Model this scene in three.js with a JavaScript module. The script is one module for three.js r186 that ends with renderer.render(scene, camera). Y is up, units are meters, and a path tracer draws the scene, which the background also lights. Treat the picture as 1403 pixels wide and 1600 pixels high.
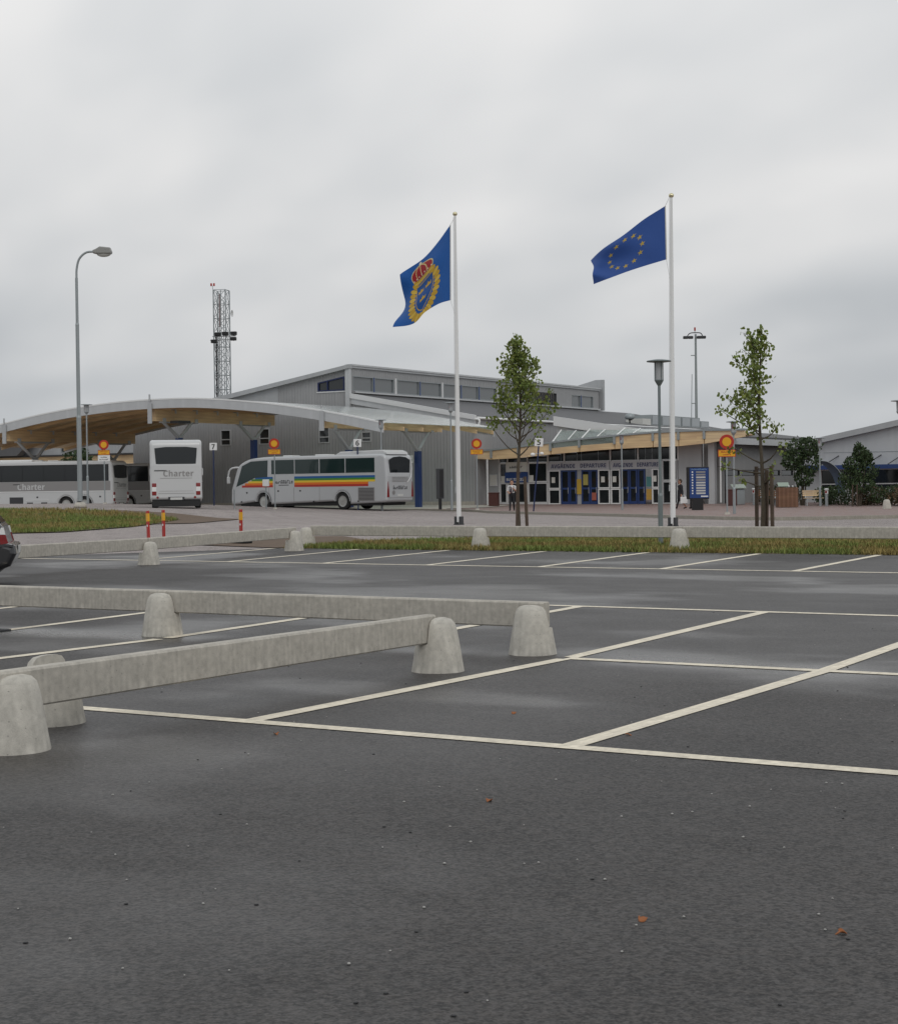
import * as THREE from 'three';
import { mergeGeometries } from 'three/addons/utils/BufferGeometryUtils.js';
import { RoundedBoxGeometry } from 'three/addons/geometries/RoundedBoxGeometry.js';
import { MarchingCubes } from 'three/addons/objects/MarchingCubes.js';
import { FontLoader } from 'three/addons/loaders/FontLoader.js';
import { TextGeometry } from 'three/addons/geometries/TextGeometry.js';
import { Brush, Evaluator, SUBTRACTION } from 'three-bvh-csg';

// ---------------------------------------------------------------- frame of the place
// x runs along the parking rows, -z runs from the car park towards the terminal (called v below), y is up; metres.
const scene = new THREE.Scene();
const camera = new THREE.PerspectiveCamera(34.28, 897 / 1024, 0.1, 6000);
camera.rotation.order = 'YXZ';
camera.position.set(7.231, 1.642, 9.124);
camera.rotation.set(-0.01644, 0.548, -0.013);
scene.add(camera);

const renderer = new THREE.WebGLRenderer({ antialias: true });
renderer.toneMapping = THREE.LinearToneMapping;
renderer.toneMappingExposure = 1.0;
renderer.shadowMap.enabled = true;

// ---------------------------------------------------------------- seeded random and noise
function rng(seed) { let s = seed >>> 0; return () => { s = (s + 0x6D2B79F5) >>> 0; let t = Math.imul(s ^ (s >>> 15), 1 | s); t = (t + Math.imul(t ^ (t >>> 7), 61 | t)) ^ t; return ((t ^ (t >>> 14)) >>> 0) / 4294967296; }; }
function hash2(x, y, s) { let h = Math.imul(x, 374761393) + Math.imul(y, 668265263) + Math.imul(s, 1274126177); h = Math.imul(h ^ (h >>> 13), 1274126177); h ^= h >>> 16; return (h >>> 0) / 4294967296; }
const fade = t => t * t * (3 - 2 * t);
function vnoise(x, y, s = 0, per = 0) {
  let xi = Math.floor(x), yi = Math.floor(y); const fx = fade(x - xi), fy = fade(y - yi);
  const m = k => per ? ((k % per) + per) % per : k;
  const a = hash2(m(xi), m(yi), s), b = hash2(m(xi + 1), m(yi), s), c = hash2(m(xi), m(yi + 1), s), d = hash2(m(xi + 1), m(yi + 1), s);
  return a + (b - a) * fx + (c - a) * fy + (a - b - c + d) * fx * fy;
}
function fbm(x, y, oct = 5, s = 0, per = 0) { let v = 0, a = .5, n = 0; for (let i = 0; i < oct; i++) { v += a * vnoise(x, y, s + i * 17, per); n += a; x *= 2; y *= 2; per *= 2; a *= .5; } return v / n; }
const clamp = (x, a, b) => Math.min(b, Math.max(a, x));
const sm = (x, a, b) => fade(clamp((x - a) / (b - a), 0, 1));
const lerp = (a, b, t) => a + (b - a) * t;
const toS = c => { c = clamp(c, 0, 1); return c <= .0031308 ? c * 12.92 : 1.055 * Math.pow(c, 1 / 2.4) - .055; };

// ---------------------------------------------------------------- sky: an overcast layer of streaky cloud
{
  const w = 1024, h = 512, d = new Float32Array(w * h * 4);
  for (let j = 0; j < h; j++) {
    const el = ((j + .5) / h - .5) * Math.PI;
    for (let i = 0; i < w; i++) {
      const az = ((i + .5) / w - .5) * 2 * Math.PI;
      const y = Math.sin(el), cx = Math.cos(el) * Math.cos(az), cz = Math.cos(el) * Math.sin(az);
      const k = 1 / (Math.max(y, 0) + .16);
      const px = cx * k, pz = cz * k;
      const e = px * .85 + pz * .52, n = -px * .52 + pz * .85;          // streaks lie across the line of sight
      const wob = fbm(e * .6 + 3, n * .6 + 9, 3, 5);
      let c = .72 * fbm(e * 1.1 + wob * 2.2, n * 2.6 + wob * 1.2, 5, 11) + .28 * fbm(e * 2.6 + wob * 3, n * 5.2 + 7, 5, 12);
      let c2 = fbm(e * .45 + 20, n * .9 + wob, 3, 31);
      let dens = (c - .5) * .66 + (c2 - .5) * .52;
      dens *= sm(y, -.02, .12) * .75 + .25;
      const t = sm(y, 0, .45);
      let L = lerp(.56, .74, t) + dens * .62;
      L = clamp(L, .36, 1.0);
      const blue = clamp(.030 - dens * .16 + .01 * (1 - t), 0, .09);
      const r = L * (1 - blue * .9), g = L * (1 - blue * .1), b = L * (1 + blue * .65);
      const o = (j * w + i) * 4, low = y < 0 ? sm(-y, 0, .1) : 0;
      d[o] = lerp(r, .12, low); d[o + 1] = lerp(g, .12, low); d[o + 2] = lerp(b, .12, low); d[o + 3] = 1;
    }
  }
  const tx = new THREE.DataTexture(d, w, h, THREE.RGBAFormat, THREE.FloatType);
  tx.mapping = THREE.EquirectangularReflectionMapping; tx.magFilter = THREE.LinearFilter; tx.minFilter = THREE.LinearFilter; tx.wrapS = THREE.RepeatWrapping; tx.needsUpdate = true;
  scene.background = tx; scene.environment = tx;
}
// the sun behind the cloud
const sun = new THREE.DirectionalLight(new THREE.Color(1, .965, .91), 0.6);
sun.position.set(60, 95, 25); sun.target.position.set(-20, 0, -40);
sun.castShadow = true; sun.shadow.radius = 45; sun.shadow.mapSize.set(2048, 2048);
Object.assign(sun.shadow.camera, { left: -130, right: 130, top: 130, bottom: -130, near: 1, far: 400 });
scene.add(sun, sun.target);

// ---------------------------------------------------------------- ground height
const KN = [[-60, 0], [0, 0], [4.83, -.025], [10.05, .038], [18.48, .057], [23.4, .125], [30, .17], [45, .2], [56, .14], [66, .03], [74, -.02], [84, -.02], [89, .1], [400, .1]];
function T(a, v) {
  let b = v <= -60 ? 0 : .1;
  for (let i = 0; i < KN.length - 1; i++) if (v >= KN[i][0] && v < KN[i + 1][0]) { b = lerp(KN[i][1], KN[i + 1][1], (v - KN[i][0]) / (KN[i + 1][0] - KN[i][0])); break; }
  const x = clamp(-40 - a, 0, 25) * .03, k = sm(-a, 58, 64), f0 = 74 - 5 * k, f1 = 77 - 4.5 * k;
  return b + sm(v, 26, 50) * x * (1 - .8 * sm(v, f0, f1)) + .3 * Math.exp(-((a + 47) ** 2 + (v - 52) ** 2) / 50);
}
const W3 = (a, v, z) => new THREE.Vector3(a, z, -v);
const PAVE = .12;

// ---------------------------------------------------------------- object helpers
const taken = {};
function numbered(n) { const k = taken[n] = (taken[n] ?? -1) + 1; return k ? n + '_' + String(k).padStart(3, '0') : n; }
function thing(name, label, category, [a, v, z] = [0, 0, 0], turn = 0, group) {
  const o = new THREE.Group(); o.name = numbered(name); scene.add(o);
  o.position.set(a, z, -v); o.rotation.y = turn; o.userData = { label, category }; if (group) o.userData.group = group;
  return o;
}
function clean(g, mat) {
  let q = g.index ? g.toNonIndexed() : g;
  for (const k of Object.keys(q.attributes)) if (!['position', 'normal', 'uv', 'color'].includes(k)) q.deleteAttribute(k);
  if (!mat.vertexColors && q.attributes.color) q.deleteAttribute('color');
  if (!q.attributes.normal) q.computeVertexNormals();
  if (mat.userData.metric || !q.attributes.uv) muv(q);
  q.morphAttributes = {}; q.groups = [];
  return q;
}
function muv(g) {
  const p = g.attributes.position, n = p.count, uv = new Float32Array(n * 2);
  const A = new THREE.Vector3(), B = new THREE.Vector3(), C = new THREE.Vector3(), N = new THREE.Vector3();
  for (let i = 0; i < n; i += 3) {
    A.fromBufferAttribute(p, i); B.fromBufferAttribute(p, i + 1); C.fromBufferAttribute(p, i + 2);
    N.copy(B).sub(A).cross(C.clone().sub(A)); const ax = Math.abs(N.x), ay = Math.abs(N.y), az = Math.abs(N.z);
    [A, B, C].forEach((q, k) => {
      const o = (i + k) * 2;
      if (ay >= ax && ay >= az) { uv[o] = q.x; uv[o + 1] = -q.z; }
      else if (ax >= az) { uv[o] = -q.z; uv[o + 1] = q.y; }
      else { uv[o] = q.x; uv[o + 1] = q.y; }
    });
  }
  g.setAttribute('uv', new THREE.BufferAttribute(uv, 2)); return g;
}
function mesh(geoms, mat) {
  const l = (Array.isArray(geoms) ? geoms : [geoms]).map(g => clean(g, mat));
  const m = new THREE.Mesh(l.length > 1 ? mergeGeometries(l) : l[0], mat);
  m.castShadow = m.receiveShadow = true; return m;
}
function obj(name, geoms, mat, parent) { const m = mesh(geoms, mat); m.name = name; parent.add(m); return m; }
function solo(name, label, category, geoms, mat, pos, turn = 0, group) {   // a thing that is one mesh
  const m = mesh(geoms, mat); m.name = numbered(name); scene.add(m);
  m.position.set(pos[0], pos[2], -pos[1]); m.rotation.y = turn; m.userData = { label, category }; if (group) m.userData.group = group; return m;
}
function struct(name, geoms, mat) { const m = mesh(geoms, mat); m.name = numbered(name); m.userData = { kind: 'structure' }; scene.add(m); return m; }
function rebase(g, a, v, z) { const d = W3(a, v, z); g.position.copy(d); for (const c of g.children) c.position.sub(d); return g; }
function dup(root, [a, v, z], turn, label) { const r = root.clone(); r.name = numbered(root.name.replace(/_\d{3}$/, '')); r.userData = { ...root.userData, label }; r.position.set(a, z, -v); r.rotation.y = turn; scene.add(r); return r; }

// geometry makers (all return geometry)
const box = (w, h, d, x = 0, y = 0, z = 0) => new THREE.BoxGeometry(w, h, d).translate(x, y, z);
const rbox = (w, h, d, r, x = 0, y = 0, z = 0) => new RoundedBoxGeometry(w, h, d, 2, r).translate(x, y, z);
const cyl = (r0, r1, h, x = 0, y = 0, z = 0, n = 14) => new THREE.CylinderGeometry(r1, r0, h, n).translate(x, y + h / 2, z);   // r0 below, r1 above
const lathe = (pts, n = 20) => new THREE.LatheGeometry(pts.map(p => new THREE.Vector2(p[0], p[1])), n);
function rod(p, q, r, n = 8, r2 = r) {
  const a = new THREE.Vector3(...p), b = new THREE.Vector3(...q), d = b.clone().sub(a), L = d.length();
  const g = new THREE.CylinderGeometry(r2, r, L, n); g.translate(0, L / 2, 0);
  g.applyQuaternion(new THREE.Quaternion().setFromUnitVectors(new THREE.Vector3(0, 1, 0), d.normalize())); g.translate(a.x, a.y, a.z); return g;
}
function bar(p, q, w, h) {     // a rectangular bar from p to q, w across, h tall
  const a = new THREE.Vector3(...p), b = new THREE.Vector3(...q), d = b.clone().sub(a), L = d.length();
  const g = new THREE.BoxGeometry(w, h, L); const m = new THREE.Matrix4().lookAt(b, a, new THREE.Vector3(0, 1, 0)); g.applyMatrix4(m); g.translate((a.x + b.x) / 2, (a.y + b.y) / 2, (a.z + b.z) / 2); return g;
}
const tube = (pts, r, seg = 24, n = 8) => new THREE.TubeGeometry(new THREE.CatmullRomCurve3(pts.map(p => new THREE.Vector3(...p))), seg, r, n);
function poly(pts, holes = []) { const s = new THREE.Shape(pts.map(p => new THREE.Vector2(p[0], p[1]))); for (const h of holes) s.holes.push(new THREE.Path(h.map(p => new THREE.Vector2(p[0], p[1])))); return s; }
const ext = (shape, t, bev = 0, o = {}) => new THREE.ExtrudeGeometry(shape, { depth: t, bevelEnabled: bev > 0, bevelThickness: bev, bevelSize: bev, bevelOffset: -bev, bevelSegments: 2, curveSegments: 8, ...o });
const rect = (x0, y0, x1, y1) => [[x0, y0], [x1, y0], [x1, y1], [x0, y1]];
const wallV = (pts, holes, v, t = .25) => ext(poly(pts, holes), t).translate(0, 0, -v - t);                       // outline in (a, z), outer face looks to the car park
const wallA = (pts, holes, a, t = .25) => ext(poly(pts, holes), t).rotateY(Math.PI / 2).translate(a - t, 0, 0);    // outline in (v, z), outer face looks to +x

// ---------------------------------------------------------------- textures
function tex(n, fn, size, srgb = true, m = n) {
  const d = new Uint8Array(n * m * 4);
  for (let j = 0; j < m; j++) for (let i = 0; i < n; i++) { const c = fn(i / n, j / m, i, j), o = (j * n + i) * 4; for (let k = 0; k < 3; k++) d[o + k] = Math.round(255 * (srgb ? toS(c[k]) : clamp(c[k], 0, 1))); d[o + 3] = 255; }
  const t = new THREE.DataTexture(d, n, m, THREE.RGBAFormat); t.wrapS = t.wrapT = THREE.RepeatWrapping; t.magFilter = THREE.LinearFilter; t.minFilter = THREE.LinearMipmapLinearFilter; t.generateMipmaps = true;
  if (srgb) t.colorSpace = THREE.SRGBColorSpace; const s = Array.isArray(size) ? size : [size, size]; t.repeat.set(1 / s[0], 1 / s[1]); t.needsUpdate = true; return t;
}
const grey = x => [x, x, x];
const L3 = (r, g, b) => new THREE.Color().setRGB(r, g, b);
function mat(color, o = {}) { const m = new (o.physical ? THREE.MeshPhysicalMaterial : THREE.MeshStandardMaterial)(); const q = { ...o }; delete q.physical; const metric = q.metric; delete q.metric; m.color = Array.isArray(color) ? L3(...color) : new THREE.Color(color); Object.assign(m, { roughness: .7, ...q }); if (metric) m.userData.metric = true; return m; }

const R0 = rng(7);
const speck = new Float32Array(1024 * 1024); for (let i = 0; i < speck.length; i++) speck[i] = R0();
const sp = (i, j) => speck[((j & 1023) << 10) + (i & 1023)];
const aspFine = (u, v, i, j) => {
  const s = (sp(i, j) * 2 + sp(i + 1, j) + sp(i, j + 1) + sp(i + 1, j + 1)) / 5;
  const m = vnoise(u * 180, v * 180, 3, 180), l = fbm(u * 6, v * 6, 4, 8, 6);
  const c = vnoise(u * 300, v * 300, 4, 300);
  let x = .72 + 1.1 * (s - .5) + .75 * (m - .5) + .8 * (c - .5) + .34 * (l - .5);
  const h = hash2(i >> 1, j >> 1, 41); if (h > .995) x += 1.0; if (h < .01) x *= .4; const h2 = hash2(i >> 2, j >> 2, 43); if (h2 > .9985) x += .7; if (h2 < .0015) x *= .35;
  return Math.max(x, .12);
};
const texAsphalt = tex(1024, (u, v, i, j) => { const x = aspFine(u, v, i, j), w = vnoise(u * 90, v * 90, 77, 90) - .5; return [x * (1.0 + .05 * w), x * .985, x * (.975 - .05 * w)].map(c => c * .8); }, 3.1);
const texAsphaltBump = tex(1024, (u, v, i, j) => grey(clamp(.5 + (aspFine(u, v, i, j) - .72) * .5, 0, 1)), 3.1, false);
const texConcrete = tex(512, (u, v, i, j) => { const l = fbm(u * 4, v * 4, 5, 21, 4), f = fbm(u * 40, v * 40, 2, 22, 40), st = fbm(u * 46, v * 3, 3, 25, 46 * 0), h = hash2(i, j, 5); let x = .80 + .30 * (l - .5) + .22 * (f - .5) + .16 * (h - .5) + .12 * (fbm(u * 12, v * 12, 3, 27, 12) - .5) + .16 * (vnoise(u * 48, v * 4, 24, 48) - .5); if (hash2(i >> 1, j >> 1, 6) > .9985) x *= .5; if (hash2(i, j, 16) > .994) x *= .6; return [x, x * .975, x * .92]; }, 1.3);
const texConcreteBump = tex(512, (u, v, i, j) => { let x = .6 + .4 * (fbm(u * 30, v * 30, 3, 23, 30) - .5) + .15 * (hash2(i, j, 9) - .5); if (hash2(i >> 1, j >> 1, 6) > .9985) x = .05; return grey(x); }, 1.3, false);
const texWood = tex(512, (u, v) => { const g = fbm(u * 3, v * 70, 4, 51, 0), r = vnoise(u * 2, v * 9, 52, 0); const x = .82 + .34 * (g - .5) + .22 * (r - .5); return [x, x * (.96 + .05 * (r - .5)), x * .9]; }, [2.4, .9]);
const texClad = tex(256, (u, v, i, j) => { const l = fbm(u * 3, v * 3, 4, 61, 3), s = vnoise(u * 24, v * 2, 62, 24); const x = .9 + .12 * (l - .5) + .08 * (s - .5) + .03 * (hash2(i, j, 3) - .5); return [x, x, x * 1.0]; }, 5);
const texCladBump = tex(256, u => grey(((u * 20) % 1) < .45 ? 1 : 0), 5, false, 4);
const texGround = tex(512, (u, v, i, j) => { const l = fbm(u * 5, v * 5, 5, 71, 5), f = hash2(i, j, 72), y = fbm(u * 9 + 3, v * 9, 4, 73, 9); const k = sm(y, .48, .66); const x = .8 + .6 * (l - .5) + .5 * (f - .5); return [lerp(.105, .18, k) * x, lerp(.11, .135, k) * x, lerp(.035, .065, k) * x]; }, 4);
const texPave = tex(512, (u, v) => {      // small red-grey pavers, each far below ten pixels in view
  const r = Math.floor(v * 36), c = u * 18 + (r % 2) * .5, ci = Math.floor(c), fx = c - ci, fy = v * 36 - r; const j = (fx < .05 || fy < .1) ? .62 : 1;
  const t = hash2(((ci % 18) + 18) % 18, r, 81); const l = fbm(u * 4, v * 4, 4, 82, 4); const x = j * (.75 + .35 * t + .3 * (l - .5)); return [.30 * x, .205 * x, .18 * x].map((q, k) => t > .8 ? q * [.8, 1.0, 1.1][k] : q);
}, 3.6);

// ---------------------------------------------------------------- materials
const M = {
  lot: mat([.083, .0765, .0735], { map: texAsphalt, bumpMap: texAsphaltBump, bumpScale: .004, roughness: 1, metric: true, vertexColors: true }),
  road: mat([.51, .45, .43], { map: texAsphalt, bumpMap: texAsphaltBump, bumpScale: .003, roughness: .85, metric: true, vertexColors: true }),
  paint: mat([.96, .89, .76], { roughness: .75, map: texConcrete, metric: true }),
  ground: mat([1, 1, 1], { map: texGround, roughness: .95, metric: true }),
  pave: mat([1, 1, 1], { map: texPave, roughness: .8, metric: true }),
  kerb: mat([.42, .40, .36], { map: texConcrete, roughness: .85, metric: true }),
  bounceConcrete: mat([.62, .60, .56], { map: texConcrete, roughness: .85, metric: true }),
  soil: mat([.17, .12, .085], { map: texConcrete, roughness: .95, metric: true }),
  concrete: mat([.66, .64, .60], { map: texConcrete, bumpMap: texConcreteBump, bumpScale: .004, roughness: .85, metric: true }),
  concreteB: mat([.58, .555, .515], { map: texConcrete, bumpMap: texConcreteBump, bumpScale: .004, roughness: .88, metric: true }),
  clad: mat([.38, .38, .385], { map: texClad, bumpMap: texCladBump, bumpScale: .02, roughness: .5, metric: true }),
  cladLight: mat([.46, .47, .48], { map: texClad, roughness: .45, metric: true }),
  cladWarm: mat([.30, .30, .30], { map: texClad, roughness: .6, metric: true }),
  fascia: mat([.60, .61, .62], { map: texClad, roughness: .35, metalness: .2, metric: true }),
  trim: mat([.68, .68, .68], { roughness: .4 }),
  roofDark: mat([.12, .12, .125], { map: texClad, roughness: .7, metric: true }),
  roofTop: mat([.62, .63, .64], { map: texClad, roughness: .35, metalness: .3, metric: true }),
  wood: mat([.82, .61, .37], { map: texWood, roughness: .6, metric: true }),
  woodB: mat([.86, .67, .44], { map: texWood, roughness: .6, metric: true }),
  woodDark: mat([.20, .105, .06], { map: texWood, roughness: .7, metric: true }),
  steel: mat([.46, .47, .48], { roughness: .45, metalness: .15 }),
  galv: mat([.34, .37, .38], { roughness: .5, metalness: .4 }),
  lampPole: mat([.20, .23, .235], { roughness: .5, metalness: .3 }),
  blue: mat([.02, .048, .165], { roughness: .4 }),
  blueDark: mat([.01, .02, .09], { roughness: .4 }),
  bluePost: mat([.012, .025, .09], { roughness: .4 }),
  signBlue: mat([.012, .05, .2], { roughness: .35 }),
  white: mat([.8, .8, .79], { roughness: .4 }),
  offwhite: mat([.66, .655, .62], { roughness: .5 }),
  busWhite: mat([.58, .585, .585], { physical: true, roughness: .35, clearcoat: .6, clearcoatRoughness: .15 }),
  busSilver: mat([.50, .51, .52], { physical: true, roughness: .35, metalness: .15, clearcoat: .5, clearcoatRoughness: .2 }),
  busGrey: mat([.30, .29, .285], { roughness: .35, metalness: .3 }),
  black: mat([.012, .012, .013], { roughness: .6 }),
  darkGrey: mat([.045, .046, .05], { roughness: .6 }),
  rubber: mat([.018, .018, .018], { roughness: .85 }),
  glass: mat([.016, .019, .021], { physical: true, roughness: .06, specularIntensity: 1, ior: 1.5 }),
  glassGreen: mat([.018, .034, .033], { physical: true, roughness: .06, ior: 1.5 }),
  glassWin: mat([.025, .028, .03], { physical: true, roughness: .08, ior: 1.6 }),
  glassSky: mat([.15, .16, .165], { physical: true, roughness: .1, ior: 1.6 }),
  pane: mat([.86, .9, .89], { physical: true, transmission: 1, thickness: 0, roughness: .03, ior: 1.5 }),
  glassRoof: mat([.74, .80, .78], { physical: true, transmission: .9, thickness: 0, roughness: .2, ior: 1.5 }),
  red: mat([.42, .022, .016], { roughness: .45 }),
  lampRed: mat([.22, .008, .01], { physical: true, roughness: .15, clearcoat: 1 }),
  yellow: mat([.78, .40, .015], { roughness: .45 }),
  orange: mat([.72, .27, .012], { roughness: .45 }),
  signRed: mat([.45, .03, .015], { roughness: .4 }),
  chrome: mat([.7, .7, .7], { roughness: .2, metalness: 1 }),
  hub: mat([.52, .52, .5], { roughness: .35, metalness: .6 }),
  paper: mat([.72, .71, .66], { roughness: .8 }),
  carPaint: mat([.014, .014, .017], { physical: true, roughness: .35, clearcoat: 1, clearcoatRoughness: .06 }),
  plate: mat([.6, .6, .58], { roughness: .5 }),
  brass: mat([.75, .68, .45], { roughness: .25, metalness: .85 }),
  rope: mat([.55, .55, .53], { roughness: .9 }),
  bark: mat([.10, .082, .062], { map: texConcrete, roughness: .95, metric: true }),
  stake: mat([.115, .085, .065], { map: texWood, roughness: .9, metric: true }),
  leaf: mat([.185, .235, .04], { physical: true, roughness: .7, side: THREE.DoubleSide, transmission: .3, thickness: 0, vertexColors: true }),
  leafDark: mat([.042, .07, .024], { physical: true, roughness: .75, side: THREE.DoubleSide, vertexColors: true }),
  leafBrown: mat([.105, .07, .035], { physical: true, roughness: .8, side: THREE.DoubleSide, vertexColors: true }),
  grass: mat([.23, .225, .065], { roughness: .9, side: THREE.DoubleSide }),
  litter: mat([.30, .11, .04], { roughness: .9 }),
  stone: mat([.4, .39, .37], { roughness: .9 }),
};

// ================================================================ GROUND
const KV = KN.map(k => k[0]);
function lines(lo, hi, step, extra) { const s = new Set([lo, hi]); for (let x = Math.ceil(lo / step) * step; x < hi; x += step) s.add(+x.toFixed(4)); for (const e of extra) if (e > lo && e < hi) s.add(e); return [...s].sort((p, q) => p - q); }
function clipRect(pl, x0, y0, x1, y1) {
  const cut = (pts, ax, c, keepLess) => { const o = []; for (let i = 0; i < pts.length; i++) { const p = pts[i], q = pts[(i + 1) % pts.length], a = keepLess ? p[ax] <= c : p[ax] >= c, b = keepLess ? q[ax] <= c : q[ax] >= c; if (a) o.push(p); if (a !== b) { const t = (c - p[ax]) / (q[ax] - p[ax]); o.push([lerp(p[0], q[0], t), lerp(p[1], q[1], t)]); } } return o; };
  let p = cut(pl, 0, x0, false); if (p.length > 2) p = cut(p, 0, x1, true); if (p.length > 2) p = cut(p, 1, y0, false); if (p.length > 2) p = cut(p, 1, y1, true); return p.length > 2 ? p : null;
}
function sheet(pl, dz, step, tint, stepV = step) {      // a sheet lying dz above the ground inside the outline pl, given in (a, v)
  const xs = pl.map(p => p[0]), ys = pl.map(p => p[1]);
  const la = lines(Math.min(...xs), Math.max(...xs), step, []), lv = lines(Math.min(...ys), Math.max(...ys), stepV, KV);
  const pos = [], col = [];
  const put = p => { pos.push(p[0], T(p[0], p[1]) + dz, -p[1]); if (tint) { const c = tint(p[0], p[1]); col.push(c, c, c); } };
  for (let i = 0; i < la.length - 1; i++) for (let j = 0; j < lv.length - 1; j++) {
    const c = clipRect(pl, la[i], lv[j], la[i + 1], lv[j + 1]); if (!c) continue;
    const tri = c.length === 4 ? [[0, 1, 2], [0, 2, 3]] : THREE.ShapeUtils.triangulateShape(c.map(p => new THREE.Vector2(...p)), []);
    for (const t of tri) { const [p, q, r] = t.map(k => c[k]); const up = (q[0] - p[0]) * (r[1] - p[1]) - (q[1] - p[1]) * (r[0] - p[0]); if (Math.abs(up) < 1e-9) continue; put(p); if (up > 0) { put(q); put(r); } else { put(r); put(q); } }
  }
  const g = new THREE.BufferGeometry(); g.setAttribute('position', new THREE.Float32BufferAttribute(pos, 3)); if (tint) g.setAttribute('color', new THREE.Float32BufferAttribute(col, 3)); g.computeVertexNormals(); return g;
}
// the land round about, out to the horizon
struct('ground', [rect(-2600, 149.9, 2600, 2600), rect(-2600, -2600, 2600, -69.9), rect(-2600, -70, -139.9, 150), rect(69.9, -70, 2600, 150)].map(r => sheet(r, -.03, 50, null)), M.ground);
// light, pink-grey asphalt of the drive and the forecourt
const roadTint = (a, v) => .86 + .30 * fbm(a * .11 + 40, v * .2 + 7, 4, 91) + .14 * (vnoise(a * .9, v * .9, 92) - .5);
struct('road', sheet(rect(-140, -70, 70, 150), 0, 2, roadTint), M.road);
// the darker asphalt of the car park
const wetTex = (() => {      // damp film: smoother where water stands along the valley line and in hollows
  const n = 1024;
  return tex(n, (u, v) => {
    const a = u * 64 - 32, w = v * 64 - 32;
    const n1 = fbm(a * .35 + 9, w * .55 + 2, 5, 101), n2 = fbm(a * 1.6, w * 2.4, 4, 102), n3 = fbm(a * .12, w * .16 + 4, 3, 103);
    let r = .70 - .20 * sm(n1, .5, .72) - .16 * sm(n3, .5, .68) + .10 * (n2 - .5);
    const valley = Math.exp(-(((w - 4.83 + .25 * (n1 - .5)) / (.26 + .45 * n1)) ** 2)) * sm(fbm(a * .55 + 33, w * .3, 3, 104), .26, .5);
    r = lerp(r, .16, valley * .95);
    return [0, r, 0];
  }, 64, false);
})();
wetTex.offset.set(.5, .5);
M.lot.roughnessMap = wetTex;
const lotTint = (a, v) => { const n = fbm(a * .22 + 5, v * .34 + 11, 5, 111), m = fbm(a * .06, v * .1 + 3, 3, 112); return .80 + .34 * n + .22 * (m - .5) * 2 * .7; };
struct('parking_lot', sheet([[-45, -40], [50, -40], [50, 23.5], [-17.6, 23.5], [-21.5, 19.6], [-23, 8.5], [-45, 8.5]], .008, 1, lotTint), M.lot);

// painted bay lines
const Wl = .075;
function markA(v, a0, a1) { return sheet(rect(a0, v - Wl, a1, v + Wl), .013, 4, null); }
function markB(a, v0, v1) { return sheet(rect(a - Wl, v0, a + Wl, v1), .013, 4, null); }
struct('bay_line', markA(0, -2.6, 48), M.paint);
struct('bay_line', markA(4.83, 0, 48), M.paint);
struct('bay_line', markA(10.05, -16, 48), M.paint);
struct('bay_line', markA(18.48, -22, 48), M.paint);
for (let k = -6; k <= 18; k++) { if (k >= -1) struct('bay_line', markB(2.5 * k, Wl, 4.83 - Wl), M.paint); else struct('bay_line', markB(2.5 * k, 0, 4.83 - Wl), M.paint); struct('bay_line', markB(2.5 * k, 4.83 + Wl, 10.05 - Wl), M.paint); }
for (let k = -2; k <= 22; k++) struct('bay_line', markB(-12.65 + 2.5 * k, 18.48 + Wl, 23.4), M.paint);

// grass verge behind the far bays, the grass island on the left, the soil at the corner
struct('grass_verge', sheet([[-17.6, 23.5], [48, 23.5], [48, 30.2], [-14, 30.2], [-17, 27.2]], .012, 2, null), M.ground);
const ISLAND = [[-60, 40], [-36, 29.2], [-33.6, 32.4], [-35.6, 38], [-40, 46], [-43, 47.6], [-47.6, 48.4], [-51.5, 48.4], [-60, 48.6]];
struct('grass_island', sheet(ISLAND, .035, 2, null), M.ground);
struct('bare_soil', sheet([[-24.4, 29.8], [-21, 24.6], [-17.7, 23.6], [-17.2, 27.3], [-20.5, 30.4]], .02, 1, null), M.soil);
struct('bare_soil', sheet([[-40.05, 46.1], [-37.6, 41.6], [-36.4, 42.6], [-38.4, 48.2], [-43.2, 49.4], [-47.4, 49.2], [-47.5, 48.46], [-43, 47.66]], .03, 1, null), M.soil);

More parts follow.
